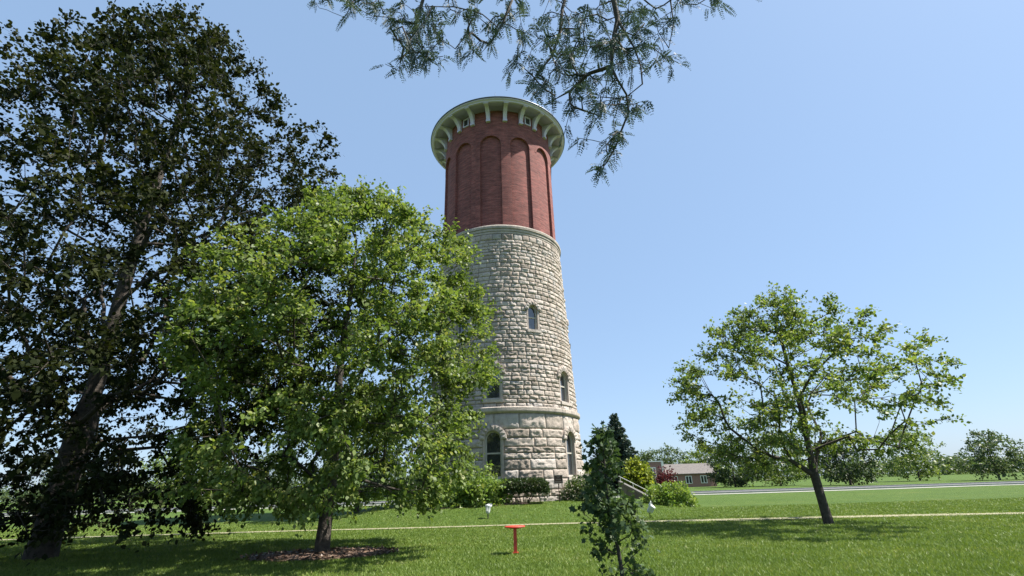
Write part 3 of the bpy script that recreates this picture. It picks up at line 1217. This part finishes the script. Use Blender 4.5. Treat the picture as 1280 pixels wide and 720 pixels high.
def sapling():
    base = at(777, 720, 8.0)
    root = empty('sapling', (base.x, 8.0, 0), 'thin young oak sapling with dark lobed leaves in front of the tower', 'tree')
    tr = []
    for i in range(15):
        t = i / 14
        tr.append((-0.10 * t + 0.03 * math.sin(t * 7), 0.02 * math.sin(t * 5), 2.22 * t - 0.05))
    cl = []
    # dense column above, loose boughs below, as the young crown stands
    for _ in range(76):
        z_ = random.uniform(1.15, 2.36)
        w = np.interp(z_, [1.15, 1.5, 1.9, 2.2, 2.45], [0.31, 0.30, 0.27, 0.20, 0.06])
        a, f = random.uniform(0, 6.283), random.random() ** 0.6
        cl.append((-0.10 * z_ / 2.3 + w * f * math.cos(a), w * f * math.sin(a), z_))
    for _ in range(24):
        z_ = random.uniform(0.85, 1.25)
        a, f = random.uniform(0, 6.283), random.random() ** 0.5
        sx = 0.55 if math.cos(a) < 0 else 0.42
        cl.append((-0.05 + sx * f * math.cos(a), 0.4 * f * math.sin(a), z_ + 0.05 * math.cos(a)))
    for _ in range(20):
        z_ = random.uniform(0.28, 0.85)
        a, f = random.uniform(0, 6.283), 0.25 + 0.75 * random.random() ** 0.7
        cl.append((0.02 + 0.40 * f * math.cos(a), 0.34 * f * math.sin(a), z_))
    cl = np.array(cl)
    PA, par, R, tips = grow(tr, cl, r_tip=0.0032, expo=0.5, pull=0.35, step=0.14, bow=0.12, r_base=0.03)
    skeleton_mesh('trunk', PA, par, R, M_TWIG, root)
    per = 14
    C = np.repeat(cl, per, axis=0)
    P = C + RNG.normal(size=C.shape) * np.array([0.065, 0.065, 0.06])
    out = unit(C * np.array([1, 1, 0]) + 1e-4)
    leaf_cloud('crown', P, M_LEAF_SAP, root, 0.088, LEAF_LOBED, up=0.6, droop=0.6, out=out)


sapling()


def spruce(base, h, rmax, label):
    root = empty('spruce_tree', base, label, 'tree', None)
    tr = [(0, 0, -0.1 + h * i / 14) for i in range(15)]
    mb = MB()
    mb.tube((0, 0, -0.1), (0, 0, h * 0.98), 0.20, 0.02, 10)
    P, A = [], []
    nl = 30
    for k in range(nl):
        zf = 0.05 + 0.93 * k / nl
        r = rmax * (1 - zf) ** 1.15 * random.uniform(0.75, 1.12) + 0.10
        nb_ = max(5, int(11 * (1 - zf) + 5))
        for b in range(nb_):
            a = 6.283 * b / nb_ + random.uniform(-0.3, 0.3) + k
            rr = r * random.uniform(0.75, 1.15)
            z0_ = h * zf + random.uniform(-0.12, 0.12)
            tip = Vector((rr * math.cos(a), rr * math.sin(a), z0_ - 0.16 * rr))
            mb.tube((0, 0, z0_ + 0.05), tip, 0.025, 0.008, 5, caps=False)
            m_ = int(50 * rr + 14)
            for _ in range(m_):
                t = random.random() ** 0.75
                w = 0.30 * (1 - 0.6 * t) * min(1, rr)
                P.append((tip.x * t - math.sin(a) * random.gauss(0, w), tip.y * t + math.cos(a) * random.gauss(0, w), z0_ + (tip.z - z0_) * t + random.gauss(-0.05, 0.08) + 0.10 * t * t))
                A.append((math.cos(a), math.sin(a), -0.3))
    mb.build('trunk', M_BARK, root)
    P, A = np.array(P), np.array(A)
    A = A + RNG.normal(size=A.shape) * 0.7
    V, F = place_leaves(P, A, RNG.normal(size=P.shape) + np.array([0, 0, 0.7]), 0.34 * (0.6 + 0.7 * RNG.random(len(P))), LEAF_DIAMOND)
    np_mesh('crown', V, F, M_NEEDLE, root, RNG.random(len(P)))
    return root


p = at(776, 600, 70)
spruce((p.x, 70, 0), 11.0, 5.8, 'tall dark blue green spruce behind the sapling, right of the tower')

# distant trees and shrubs: px, depth, height, radius, material, label
GFAR = 'trees along the street'
far = [
    (842, 130, 9.6, 5.8, M_LEAF_FAR, 'pale green tree rising behind the brick house'),
    (814, 140, 9.0, 6.0, M_LEAF_FAR, 'hazy low tree farthest away between spruce and brick house'),
    (796, 50, 3.3, 1.2, M_LEAF_YEL, 'small yellow green tree beside the spruce'),
    (736, 76, 3.5, 1.7, M_LEAF_YEL, 'low yellow green tree in the gap between tower and sapling'),
    (882, 122, 8.8, 5.4, M_LEAF_A, 'green tree at the end of the brick house'),
    (918, 94, 7.6, 4.6, M_LEAF_HEDGE, 'dark street tree between the brick house and the lawn tree trunk'),
    (975, 92, 8.5, 4.8, M_LEAF_A, 'mid green street tree just right of the lawn tree trunk'),
    (1062, 80, 7.4, 4.0, M_LEAF_HEDGE, 'dark green street tree second from the lawn tree trunk'),
    (1150, 98, 9.8, 5.0, M_LEAF_A, 'tallest rounded street tree across the road at the right'),
    (1250, 84, 7.6, 4.4, M_LEAF_FAR, 'pale street tree at the far right end'),
    (330, 84, 8.4, 4.6, M_LEAF_HEDGE, 'dark street tree across the road at the left'),
    (210, 92, 9.0, 5.0, M_LEAF_A, 'green street tree seen under the dark tree'),
    (70, 80, 7.6, 4.4, M_LEAF_HEDGE, 'dark street tree at the far left end'),
    (480, 84, 6.2, 3.4, M_LEAF_HEDGE, 'dark street tree behind the clipped hedge at the left'),
    (540, 88, 6.8, 3.6, M_LEAF_A, 'street tree hidden between broad tree and tower'),
]
for i, (px, Y, h, r, mat, lab) in enumerate(far):
    q = at(px, 600, Y)
    b0 = 0.10 * h
    make_tree('street_tree', (q.x, Y, gz(q.x, Y)), lab, GFAR, [(b0, r * 0.55), (h * 0.3, r * 0.95), (h * 0.5, r), (h * 0.72, r * 0.8), (h * 0.9, r * 0.45), (h, 0.2)],
              mat, 150, 42, 0.11 * (Y / 22) ** 0.5 + 0.10, spread=0.45 * r / 4 + 0.15, r_base=0.16, seed=40 + i, thr=-0.1, lump=0.2)

# a far wood closing the horizon, one mass
def far_wood():
    P = []
    for side in range(2):
        for i in range(230):
            x = -330 + 660 * i / 229 + random.uniform(-3, 3)
            y = 205 + 0.0006 * x * x + random.uniform(-14, 14)
            h = 7.5 + 3.0 * mnoise.noise((x * 0.03, side * 7, 1)) + 2.5 * mnoise.noise((x * 0.13, side * 3, 2)) + random.uniform(-1, 1)
            r = random.uniform(3.5, 6)
            for _ in range(120):
                v = RNG.normal(size=3)
                v /= np.linalg.norm(v)
                f = random.random() ** 0.35
                P.append((x + v[0] * r * f, y + v[1] * r * f, max(0.2, h * 0.5 + v[2] * h * 0.5 * f)))
    o = leaf_cloud('far_wood', np.array(P), M_LEAF_FAR, None, 1.1, out=None)
    tag(o, 'hazy line of far trees along the horizon', 'wood', kind='stuff')


far_wood()

# shrubs near the tower
GS = 'shrubs at the foot of the tower'
q = at(598, 630, 29.0)
make_bush('shrub', (q.x, 29.0, gz(q.x, 29.0)), 'large loose bright green shrub left of the clipped hedge below the tower', GS, 1.75, 1.2, 1.75, M_LEAF_BUSH, 6500, 0.15, lumpy=0.30, seed=1)
q = at(561, 630, 29.2)
make_bush('shrub', (q.x, 29.2, gz(q.x, 29.2)), 'lower light green shrub tucked under the broad tree beside the tower', GS, 1.3, 1.0, 1.35, M_LEAF_BUSH, 4200, 0.14, lumpy=0.32, seed=5)
q = at(655, 628, 29.2)
make_bush('hedge', (q.x, 29.2, gz(q.x, 29.2) - 0.02), 'clipped dark green rounded hedge below the tower window', GS, 1.42, 0.85, 1.28, M_LEAF_HEDGE, 13000, 0.085, cat='hedge', lumpy=0.06, boxy=0.55, seed=9, depth=0.10)
q = at(506, 632, 31.5)
make_bush('hedge', (q.x, 31.5, gz(q.x, 31.5) - 0.02), 'long dark clipped hedge in shade under the broad tree', GS, 2.6, 1.1, 1.45, M_LEAF_HEDGE, 10000, 0.11, cat='hedge', lumpy=0.10, boxy=0.4, seed=12, depth=0.12)
q = at(733, 625, 31.0)
make_bush('shrub', (q.x, 31.0, gz(q.x, 31.0)), 'rounded grey green shrub at the right foot of the tower', GS, 1.5, 1.1, 1.45, M_LEAF_FAR, 5200, 0.12, lumpy=0.22, seed=15)
q = at(578, 600, 30.2)
make_bush('shrub', (q.x, 30.3, gz(q.x, 30.3)), 'narrow upright yellow green shrub against the tower wall', GS, 0.5, 0.4, 2.3, M_LEAF_YEL, 1500, 0.12, lumpy=0.35, seed=18)
q = at(838, 636, 31.0)
make_bush('shrub', (q.x, 31.0, gz(q.x, 31.0) - 0.05), 'bright green bush on the right slope of the mound', None, 1.4, 1.1, 1.3, M_LEAF_BUSH, 6500, 0.13, lumpy=0.28, seed=22)
q = at(806, 606, 52)
make_bush('shrub', (q.x, 52, 0), 'dark upright bush in front of the brick house', None, 1.2, 1.1, 3.6, M_LEAF_HEDGE, 4200, 0.2, lumpy=0.22, seed=26)
q = at(829, 606, 60)
make_bush('shrub', (q.x, 60, 0), 'dark red leaved bush before the brick house', None, 1.7, 1.2, 2.75, M_LEAF_RED, 3600, 0.2, lumpy=0.3, seed=28)


# ------------------------------------------------------------------ honey locust overhead
def locust():
    root = empty('honey_locust', (5.2, -4.2, 0), 'feathery leaved locust tree whose boughs hang from above over the tower', 'tree')
    base = Vector((5.2, -4.2, 0))
    pos, par = [], []

    def chain(pts, parent):
        for p_ in pts:
            pos.append(np.array(Vector(p_) - base))
            par.append(parent)
            parent = len(pos) - 1
        return parent

    t = chain([(5.2, -4.2, -0.1), (5.18, -4.15, 1.4), (5.1, -3.95, 2.9), (4.9, -3.5, 4.4), (4.5, -2.7, 5.8), (4.0, -1.7, 7.0), (3.4, -0.5, 8.0), (2.75, 0.8, 8.7), (2.1, 2.1, 9.0), (1.55, 3.2, 8.8)], -1)
    hub = t
    hub2 = t - 2
    D = 4.3
    A = lambda l, d=D: [at(x, y, d + 0.25 * mnoise.noise((x * 0.02, y * 0.02, 2))) for x, y in l]
    k1 = chain(A([(762, -40), (767, 0), (772, 25), (766, 54), (764, 83), (772, 100), (783, 118)]), hub)
    chain(A([(786, 140), (776, 165), (769, 185), (757, 205)]), k1)
    chain(A([(781, 40), (793, 60), (801, 83), (803, 105)]), k1 - 4)
    chain(A([(736, 92), (712, 114), (690, 126)]), k1 - 2)
    chain(A([(742, -45), (712, -20), (703, 10), (700, 40), (690, 70), (672, 92)], D + 0.5), hub)
    l2 = chain(A([(600, -70), (560, -35), (530, -5), (520, 30), (528, 60)], D + 0.3), hub2)
    chain(A([(620, -40), (640, 0), (628, 30), (612, 55), (596, 72)], D + 0.1), l2 - 4)
    chain(A([(820, -50), (838, 0), (842, 30), (836, 60)], D - 0.2), hub)
    chain(A([(470, -60), (452, -20), (440, 5)], D + 0.5), l2 - 3)
    nstruct = len(pos)
    # leafy spray centres: x, y, rx, ry, number
    blobs = [(470, 6, 38, 16, 11), (515, 32, 28, 32, 22), (525, 70, 28, 26, 14), (545, 20, 22, 20, 8), (590, 18, 24, 18, 9), (598, 55, 18, 20, 6),
             (620, 30, 18, 18, 5), (655, 20, 24, 20, 9), (660, 75, 24, 28, 14), (676, 108, 14, 16, 6), (700, 35, 30, 28, 18), (722, 66, 24, 26, 12),
             (735, 15, 30, 18, 12), (762, 45, 28, 34, 16), (775, 90, 30, 26, 14), (732, 100, 24, 22, 9), (722, 130, 18, 26, 9), (754, 130, 22, 18, 8),
             (782, 130, 20, 18, 8), (795, 20, 22, 22, 9), (812, 40, 14, 30, 5), (830, 20, 16, 20, 6), (834, 75, 12, 16, 4), (770, 165, 9, 16, 4), (762, 188, 8, 12, 3), (752, 210, 8, 9, 3),
             (868, -4, 24, 14, 7), (420, -6, 40, 14, 8), (600, -35, 160, 20, 24), (800, -30, 120, 18, 16)]
    cl = []
    for bx_, by_, rx, ry, n in blobs:
        for _ in range(int(n * 1.35)):
            cl.append(np.array(at(bx_ + rx * random.gauss(0, 0.72), by_ + ry * random.gauss(0, 0.66), D + random.uniform(-0.6, 0.9)) - base))
    for _ in range(70):   # the rest of the crown, above and behind the viewer
        a, f = random.uniform(0, 6.283), random.random() ** 0.6
        cl.append(np.array((0.0 - 0.6 + 3.6 * f * math.cos(a), 0.4 + 2.6 * f * math.sin(a), random.uniform(8.8, 11.0))))
    cl = np.array(cl)
    n0 = nstruct
    PA = np.zeros((n0 + len(cl) * 8 + 5, 3))
    PA[:n0] = np.array(pos)
    n = n0
    tips = []
    order = np.argsort(np.min(np.linalg.norm(cl[:, None] - PA[None, :n0], axis=2), axis=1))
    for ci in order:
        c = cl[ci]
        d = np.linalg.norm(PA[5:n] - c, axis=1) + np.maximum(0, c[2] - PA[5:n, 2]) * 0.25
        k = int(np.argmin(d)) + 5
        p0 = PA[k].copy()
        L = np.linalg.norm(c - p0)
        m = max(1, min(7, int(L / 0.14)))
        prev = k
        jit = RNG.normal(size=3) * 0.10 * L
        for s in range(1, m + 1):
            q_ = p0 + (c - p0) * s / m + jit * math.sin(math.pi * s / m) + (RNG.normal(size=3) * 0.015 if s < m else 0)
            PA[n] = q_
            par.append(prev)
            prev = n
            n += 1
        tips.append(prev)
    PA = PA[:n]
    par_ = np.array(par)
    cnt = np.full(n, 0.05)
    cnt[tips] += 1
    for i in range(n - 1, 0, -1):
        if par_[i] >= 0:
            cnt[par_[i]] += cnt[i]
    R = 0.0035 * np.maximum(cnt, 0.7) ** 0.46
    R[:10] = np.linspace(0.17, 0.05, 10)
    skeleton_mesh('trunk', PA, par_, R, M_BARK, root)
    # pinnate fronds: two ranks of small leaflets on a thin drooping stalk
    LP, LA, LN, LS, LR = [], [], [], [], []
    for ti in tips:
        c = PA[ti]
        dirc = PA[ti] - PA[par_[ti]]
        dirc /= np.linalg.norm(dirc) + 1e-9
        tone = random.uniform(0.2, 0.8)
        for _ in range(random.randint(3, 5)):
            st = c - dirc * random.uniform(0, 0.12) + RNG.normal(size=3) * 0.015
            ax = dirc * 0.5 + RNG.normal(size=3) * 0.75 + np.array([0, 0, -0.75])
            ax /= np.linalg.norm(ax)
            L = random.uniform(0.11, 0.21)
            npair = int(L / 0.0165)
            side = np.cross(ax, np.array([0, 0, 1.0]) + RNG.normal(size=3) * 0.5)
            side /= np.linalg.norm(side) + 1e-9
            nrm = np.cross(side, ax)
            for j in range(npair):
                t_ = (j + 1) / npair
                ctr = st + ax * L * t_ + np.array([0, 0, -0.055 * t_ * t_])
                sz = 0.036 * (0.55 + 0.75 * math.sin(math.pi * min(1, 0.12 + 0.83 * t_)))
                for sg in (-1, 1):
                    LP.append(ctr)
                    LA.append(side * sg * 1.0 + ax * 0.45 + RNG.normal(size=3) * 0.12)
                    LN.append(nrm + RNG.normal(size=3) * 0.25)
                    LS.append(sz)
                    LR.append(tone + random.gauss(0, 0.15))
    V, F = place_leaves(np.array(LP), np.array(LA), np.array(LN), np.array(LS), LEAFLET * np.array([0.95, 1, 1]))
    np_mesh('crown', V, F, M_LEAF_LOC, root, np.clip(LR, 0, 1))


locust()


# ------------------------------------------------------------------ small objects on the lawn
def red_stand():
    p_ = at(644.5, 692, 13.44)
    g = gz(p_.x, 13.44)
    root = empty('red_stand', (p_.x, 13.44, g), 'red round topped stand on a thin red post in the lawn', 'stand')
    mb = MB()
    mb.lathe([(0.0, 0.56), (0.12, 0.565), (0.255, 0.598), (0.268, 0.610), (0.262, 0.620), (0.0, 0.632)], 40)
    mb.build('top_disc', M_RED, root)
    mb = MB()
    mb.box(-0.042, 0.042, -0.042, 0.042, -0.1, 0.565)
    mb.build('post', M_RED, root)
    mb = MB()
    mb.box(-0.075, 0.075, -0.06, 0.06, -0.02, 0.035)
    mb.build('base_plate', M_RED, root)


red_stand()


def floodlight(px, py, Y, az, tilt, label, s=1.0):
    p_ = at(px, py, Y)
    root = empty('floodlight', (p_.x, Y, gz(p_.x, Y)), label, 'floodlight', 'floodlights on the mound aimed at the tower')
    mb = MB()
    mb.tube((0, 0, -0.1), (0, 0, 0.26), 0.028, 0.028, 8)
    mb.tube((0, 0, 0.22), (0, 0, 0.30), 0.045, 0.045, 8)
    mb.build('stake', M_DARK, root)
    M = Matrix.Translation((0, 0, 0.32)) @ Matrix.Rotation(az, 4, 'Z') @ Matrix.Rotation(tilt, 4, 'X')
    mb = MB()
    mb.lathe([(0.0, -0.12), (0.06, -0.115), (0.09, -0.07), (0.105, 0.0), (0.125, 0.16), (0.15, 0.20), (0.152, 0.26), (0.135, 0.26), (0.13, 0.21), (0.0, 0.20)], 20, 0.5, M)
    mb.box(-0.012, 0.012, -0.16, -0.08, -0.02, 0.17, 0.5, M)
    head = mb.build('lamp_head', M_LAMP, root)
    mb = MB()
    mb.lathe([(0.0, 0.215), (0.128, 0.213)], 20, 0.5, M)
    mb.build('lens', M_GLASS, head)
    mb = MB()
    vv, ff = [], []
    for i in range(13):
        a = math.pi * (0.0 + i / 12)
        for (r, zz) in ((0.156, 0.19), (0.165, 0.19 + 0.16 * math.sin(a) + 0.03)):
            vv.append(M @ Vector((r * math.cos(a), r * math.sin(a), zz)))
    for i in range(12):
        ff.append((2 * i, 2 * i + 1, 2 * i + 3, 2 * i + 2))
    mb.add(vv, ff)
    hood = mb.build('hood', M_LAMP, head)
    sol = hood.modifiers.new('thick', 'SOLIDIFY')
    sol.thickness = 0.012
    return root


floodlight(610, 653, 24.6, rad(-20), rad(-14), 'upright pale grey floodlight on the bank below the loose shrub', 1)
floodlight(813, 648, 24.0, rad(60), rad(42), 'tilted white floodlight on the bank right of the sapling', 1)


def info_sign():
    p_ = at(699.5, 626, 29.6)
    g = gz(p_.x, 29.6)
    root = empty('information_sign', (p_.x, 29.6, g), 'small brown information sign on a thin post before the tower base', 'sign')
    mb = MB()
    mb.box(-0.026, 0.026, -0.02, 0.02, -0.1, 1.0)
    mb.build('post', M_SIGNPOST, root)
    mb = MB()
    mb.box(-0.26, 0.26, -0.035, 0.0, 0.98, 1.44)
    pl = mb.build('plaque', M_SIGN, root)
    mb = MB()
    for x0, x1, y0, y1 in ((-0.26, 0.26, 1.425, 1.44), (-0.26, 0.26, 0.98, 0.995), (-0.26, -0.245, 0.995, 1.425), (0.245, 0.26, 0.995, 1.425)):
        mb.box(x0, x1, -0.040, -0.0352, y0, y1)
    mb.build('border', M_SIGNTXT, pl)
    mb = MB()
    for zz, hw in ((1.34, 0.10), (1.20, 0.15), (1.07, 0.21)):
        mb = MB()
        n_ = int(hw * 2 / 0.022)
        vv = []
        for i in range(n_ + 1):
            x_ = -hw + 2 * hw * i / n_
            up = random.choice((0.022, 0.014, 0.026)) if i % 2 else -random.choice((0.022, 0.016))
            vv += [(x_ - 0.004, -0.0375, zz + up - 0.006), (x_ + 0.004, -0.0375, zz + up + 0.006)]
        mb.add(vv, [(2 * i, 2 * i + 2, 2 * i + 3, 2 * i + 1) for i in range(n_)])
        mb.build('lettering', M_SIGNTXT, pl)


info_sign()


# sloping stair wall at the right of the tower
def stair_wall():
    A_, B_ = at(774, 601, 40), at(811, 620, 37.5)
    g = 0
    root = empty('stair_wall', (A_.x, A_.y, 0), 'sloping grey concrete stair wall with a pipe rail behind the sapling', 'wall')
    a, b = A_ - Vector((A_.x, A_.y, 0)), B_ - Vector((A_.x, A_.y, 0))
    d = Vector((b.x - a.x, b.y - a.y, 0)).normalized()
    s = Vector((-d.y, d.x, 0)) * 0.1
    mb = MB()
    vv = []
    for pt in (a, b):
        for sg in (-1, 1):
            vv.append((pt.x + s.x * sg, pt.y + s.y * sg, -0.2))
            vv.append((pt.x + s.x * sg, pt.y + s.y * sg, pt.z - 0.12))
    mb.add(vv, [(0, 4, 5, 1), (2, 3, 7, 6), (0, 1, 3, 2), (4, 6, 7, 5), (1, 5, 7, 3)])
    mb.build('wall_face', M_CONCD, root)
    mb = MB()
    mb.bar(a + Vector((0, 0, -0.06)), b + Vector((0, 0, -0.06)), 0.30, 0.12)
    mb.build('coping', M_CONCD, root)
    mb = MB()
    for f in (0.05, 0.5, 0.95):
        q_ = a + (b - a) * f
        mb.tube(q_, q_ + Vector((0, 0, 0.34)), 0.02, 0.02, 6)
    mb.tube(a + Vector((0, 0, 0.34)), b + Vector((0, 0, 0.34)), 0.025, 0.025, 8)
    mb.build('rail', M_LAMP, root)


stair_wall()

# street lamp post on the left by the road
p = at(456, 636, 50)
lp = empty('street_lamp', (p.x, 50, 0), 'thin dark lamp post by the street under the broad tree', 'lamp post')
mb = MB()
mb.tube((0, 0, -0.1), (0, 0, 0.5), 0.10, 0.07, 10)
mb.tube((0, 0, 0.5), (0, 0, 3.2), 0.05, 0.04, 10)
mb.build('pole', M_DARK, lp)
mb = MB()
mb.lathe([(0.0, 3.2), (0.08, 3.2), (0.17, 3.32), (0.19, 3.6), (0.12, 3.75), (0.0, 3.86)], 16)
mb.build('lantern', M_LAMP, lp)


# ------------------------------------------------------------------ houses
def m_facing(name, c1, c2, mortar, bw, bh):
    m, nt, b, out = new_mat(name)
    tc = nt.nodes.new('ShaderNodeTexCoord')
    mp = nt.nodes.new('ShaderNodeMapping')
    mp.inputs['Rotation'].default_value = (rad(90), 0, 0)
    br = nt.nodes.new('ShaderNodeTexBrick')
    br.inputs['Scale'].default_value = 1
    br.inputs['Brick Width'].default_value = bw
    br.inputs['Row Height'].default_value = bh
    br.inputs['Mortar Size'].default_value = 0.012
    br.inputs['Color1'].default_value = (*c1, 1)
    br.inputs['Color2'].default_value = (*c2, 1)
    br.inputs['Mortar'].default_value = (*mortar, 1)
    nt.links.new(tc.outputs['Object'], mp.inputs[0])
    nt.links.new(mp.outputs[0], br.inputs['Vector'])
    nt.links.new(br.outputs[0], b.inputs['Base Color'])
    b.inputs['Roughness'].default_value = 0.85
    return m


M_HBRICK = m_facing('house_brick', (0.30, 0.12, 0.10), (0.24, 0.095, 0.08), (0.3, 0.24, 0.2), 0.22, 0.08)
M_SIDING = m_facing('pale_siding', (0.52, 0.50, 0.40), (0.50, 0.48, 0.38), (0.35, 0.34, 0.28), 4.0, 0.16)
M_SHINGLE = m_plain('shingle_roof', (0.15, 0.135, 0.12), (0.10, 0.09, 0.085), 3, 0.9)
M_TRIM = m_plain('white_trim', (0.75, 0.74, 0.70), (0.66, 0.65, 0.62), 3, 0.55)


def gable_block(mb_w, mb_r, x0, x1, y0, y1, h, rise, axis='x', over=0.35):
    mb_w.box(x0, x1, y0, y1, -0.2, h)
    if axis == 'x':   # ridge along x
        ym = (y0 + y1) / 2
        for x in (x0, x1):
            mb_w.add([(x, y0, h), (x, y1, h), (x, ym, h + rise)], [(0, 1, 2)])
        k = rise / (ym - y0)
        P_ = [(y0 - over, h - over * k), (ym, h + rise), (y1 + over, h - over * k)]
        vv = [(x, y, z_ + t) for x in (x0 - over, x1 + over) for y, z_ in P_ for t in (0.01, 0.16)]
        mb_r.add(vv, [(0, 2, 8, 6), (2, 4, 10, 8), (1, 7, 9, 3), (3, 9, 11, 5), (0, 1, 3, 2), (2, 3, 5, 4), (6, 8, 9, 7), (8, 10, 11, 9), (0, 6, 7, 1), (4, 5, 11, 10)])
    else:
        xm = (x0 + x1) / 2
        for y in (y0, y1):
            mb_w.add([(x0, y, h), (x1, y, h), (xm, y, h + rise)], [(0, 1, 2)])
        k = rise / (xm - x0)
        P_ = [(x0 - over, h - over * k), (xm, h + rise), (x1 + over, h - over * k)]
        vv = [(x, y, z_ + t) for y in (y0 - over, y1 + over) for x, z_ in P_ for t in (0.01, 0.16)]
        mb_r.add(vv, [(0, 2, 8, 6), (2, 4, 10, 8), (1, 7, 9, 3), (3, 9, 11, 5), (0, 1, 3, 2), (2, 3, 5, 4), (6, 8, 9, 7), (8, 10, 11, 9), (0, 6, 7, 1), (4, 5, 11, 10)])


def house_window(root, x, y, z0, w, h, lights=2):
    mb = MB()
    t = 0.13
    mb.box(x - w / 2 - t, x - w / 2, y - 0.10, y + 0.02, z0 - t, z0 + h + t)
    mb.box(x + w / 2, x + w / 2 + t, y - 0.10, y + 0.02, z0 - t, z0 + h + t)
    mb.box(x - w / 2, x + w / 2, y - 0.10, y + 0.02, z0 + h, z0 + h + t)
    mb.box(x - w / 2, x + w / 2, y - 0.12, y + 0.02, z0 - t, z0)
    for i in range(1, lights):
        xm = x - w / 2 + w * i / lights
        mb.box(xm - 0.07, xm + 0.07, y - 0.09, y + 0.02, z0, z0 + h)
    fr = mb.build('window', M_TRIM, root)
    mb = MB()
    mb.box(x - w / 2, x + w / 2, y - 0.035, y + 0.01, z0, z0 + h)
    mb.build('pane', M_GLASS, fr)


p = at(820, 600, 108)
h1 = empty('brick_house', (p.x, 108, 0), 'red brick house with pale stone window trim behind the green bush', 'house')
w_, r_ = MB(), MB()
w_.box(-2.4, 1.9, 0, 7, -0.2, 5.2)
gable_block(w_, r_, 1.9, 13, 0.8, 8, 2.7, 1.9, 'x')
w_.build('wall', M_HBRICK, h1)
r_.build('roof', M_SHINGLE, h1)
mb = MB()
mb.box(-2.5, 2.0, -0.12, 7.1, 5.2, 5.4)
mb.box(1.55, 2.05, -0.1, 0.5, 2.9, 5.2)
mb.box(-2.46, 1.5, -0.08, 0, 1.35, 1.6)
mb.build('stone_coping', M_TRIM, h1)
house_window(h1, -0.4, 0, 2.3, 1.0, 1.7, 2)
for x in (4.2, 7.2, 10.4):
    house_window(h1, x, 0.8, 0.8, 1.1, 1.3, 2)

p = at(742, 600, 72)
h2 = empty('garage', (p.x, 72, 0), 'low cream garage with a grey roof, partly behind the sapling', 'garage')
w_, r_ = MB(), MB()
gable_block(w_, r_, -2.6, 2.6, 0, 6, 1.75, 0.9, 'x')
w_.build('wall', M_SIDING, h2)
r_.build('roof', M_SHINGLE, h2)
mb = MB()
mb.box(-1.3, 1.3, -0.05, 0.0, 0, 1.5)
mb.build('garage_door', M_TRIM, h2)
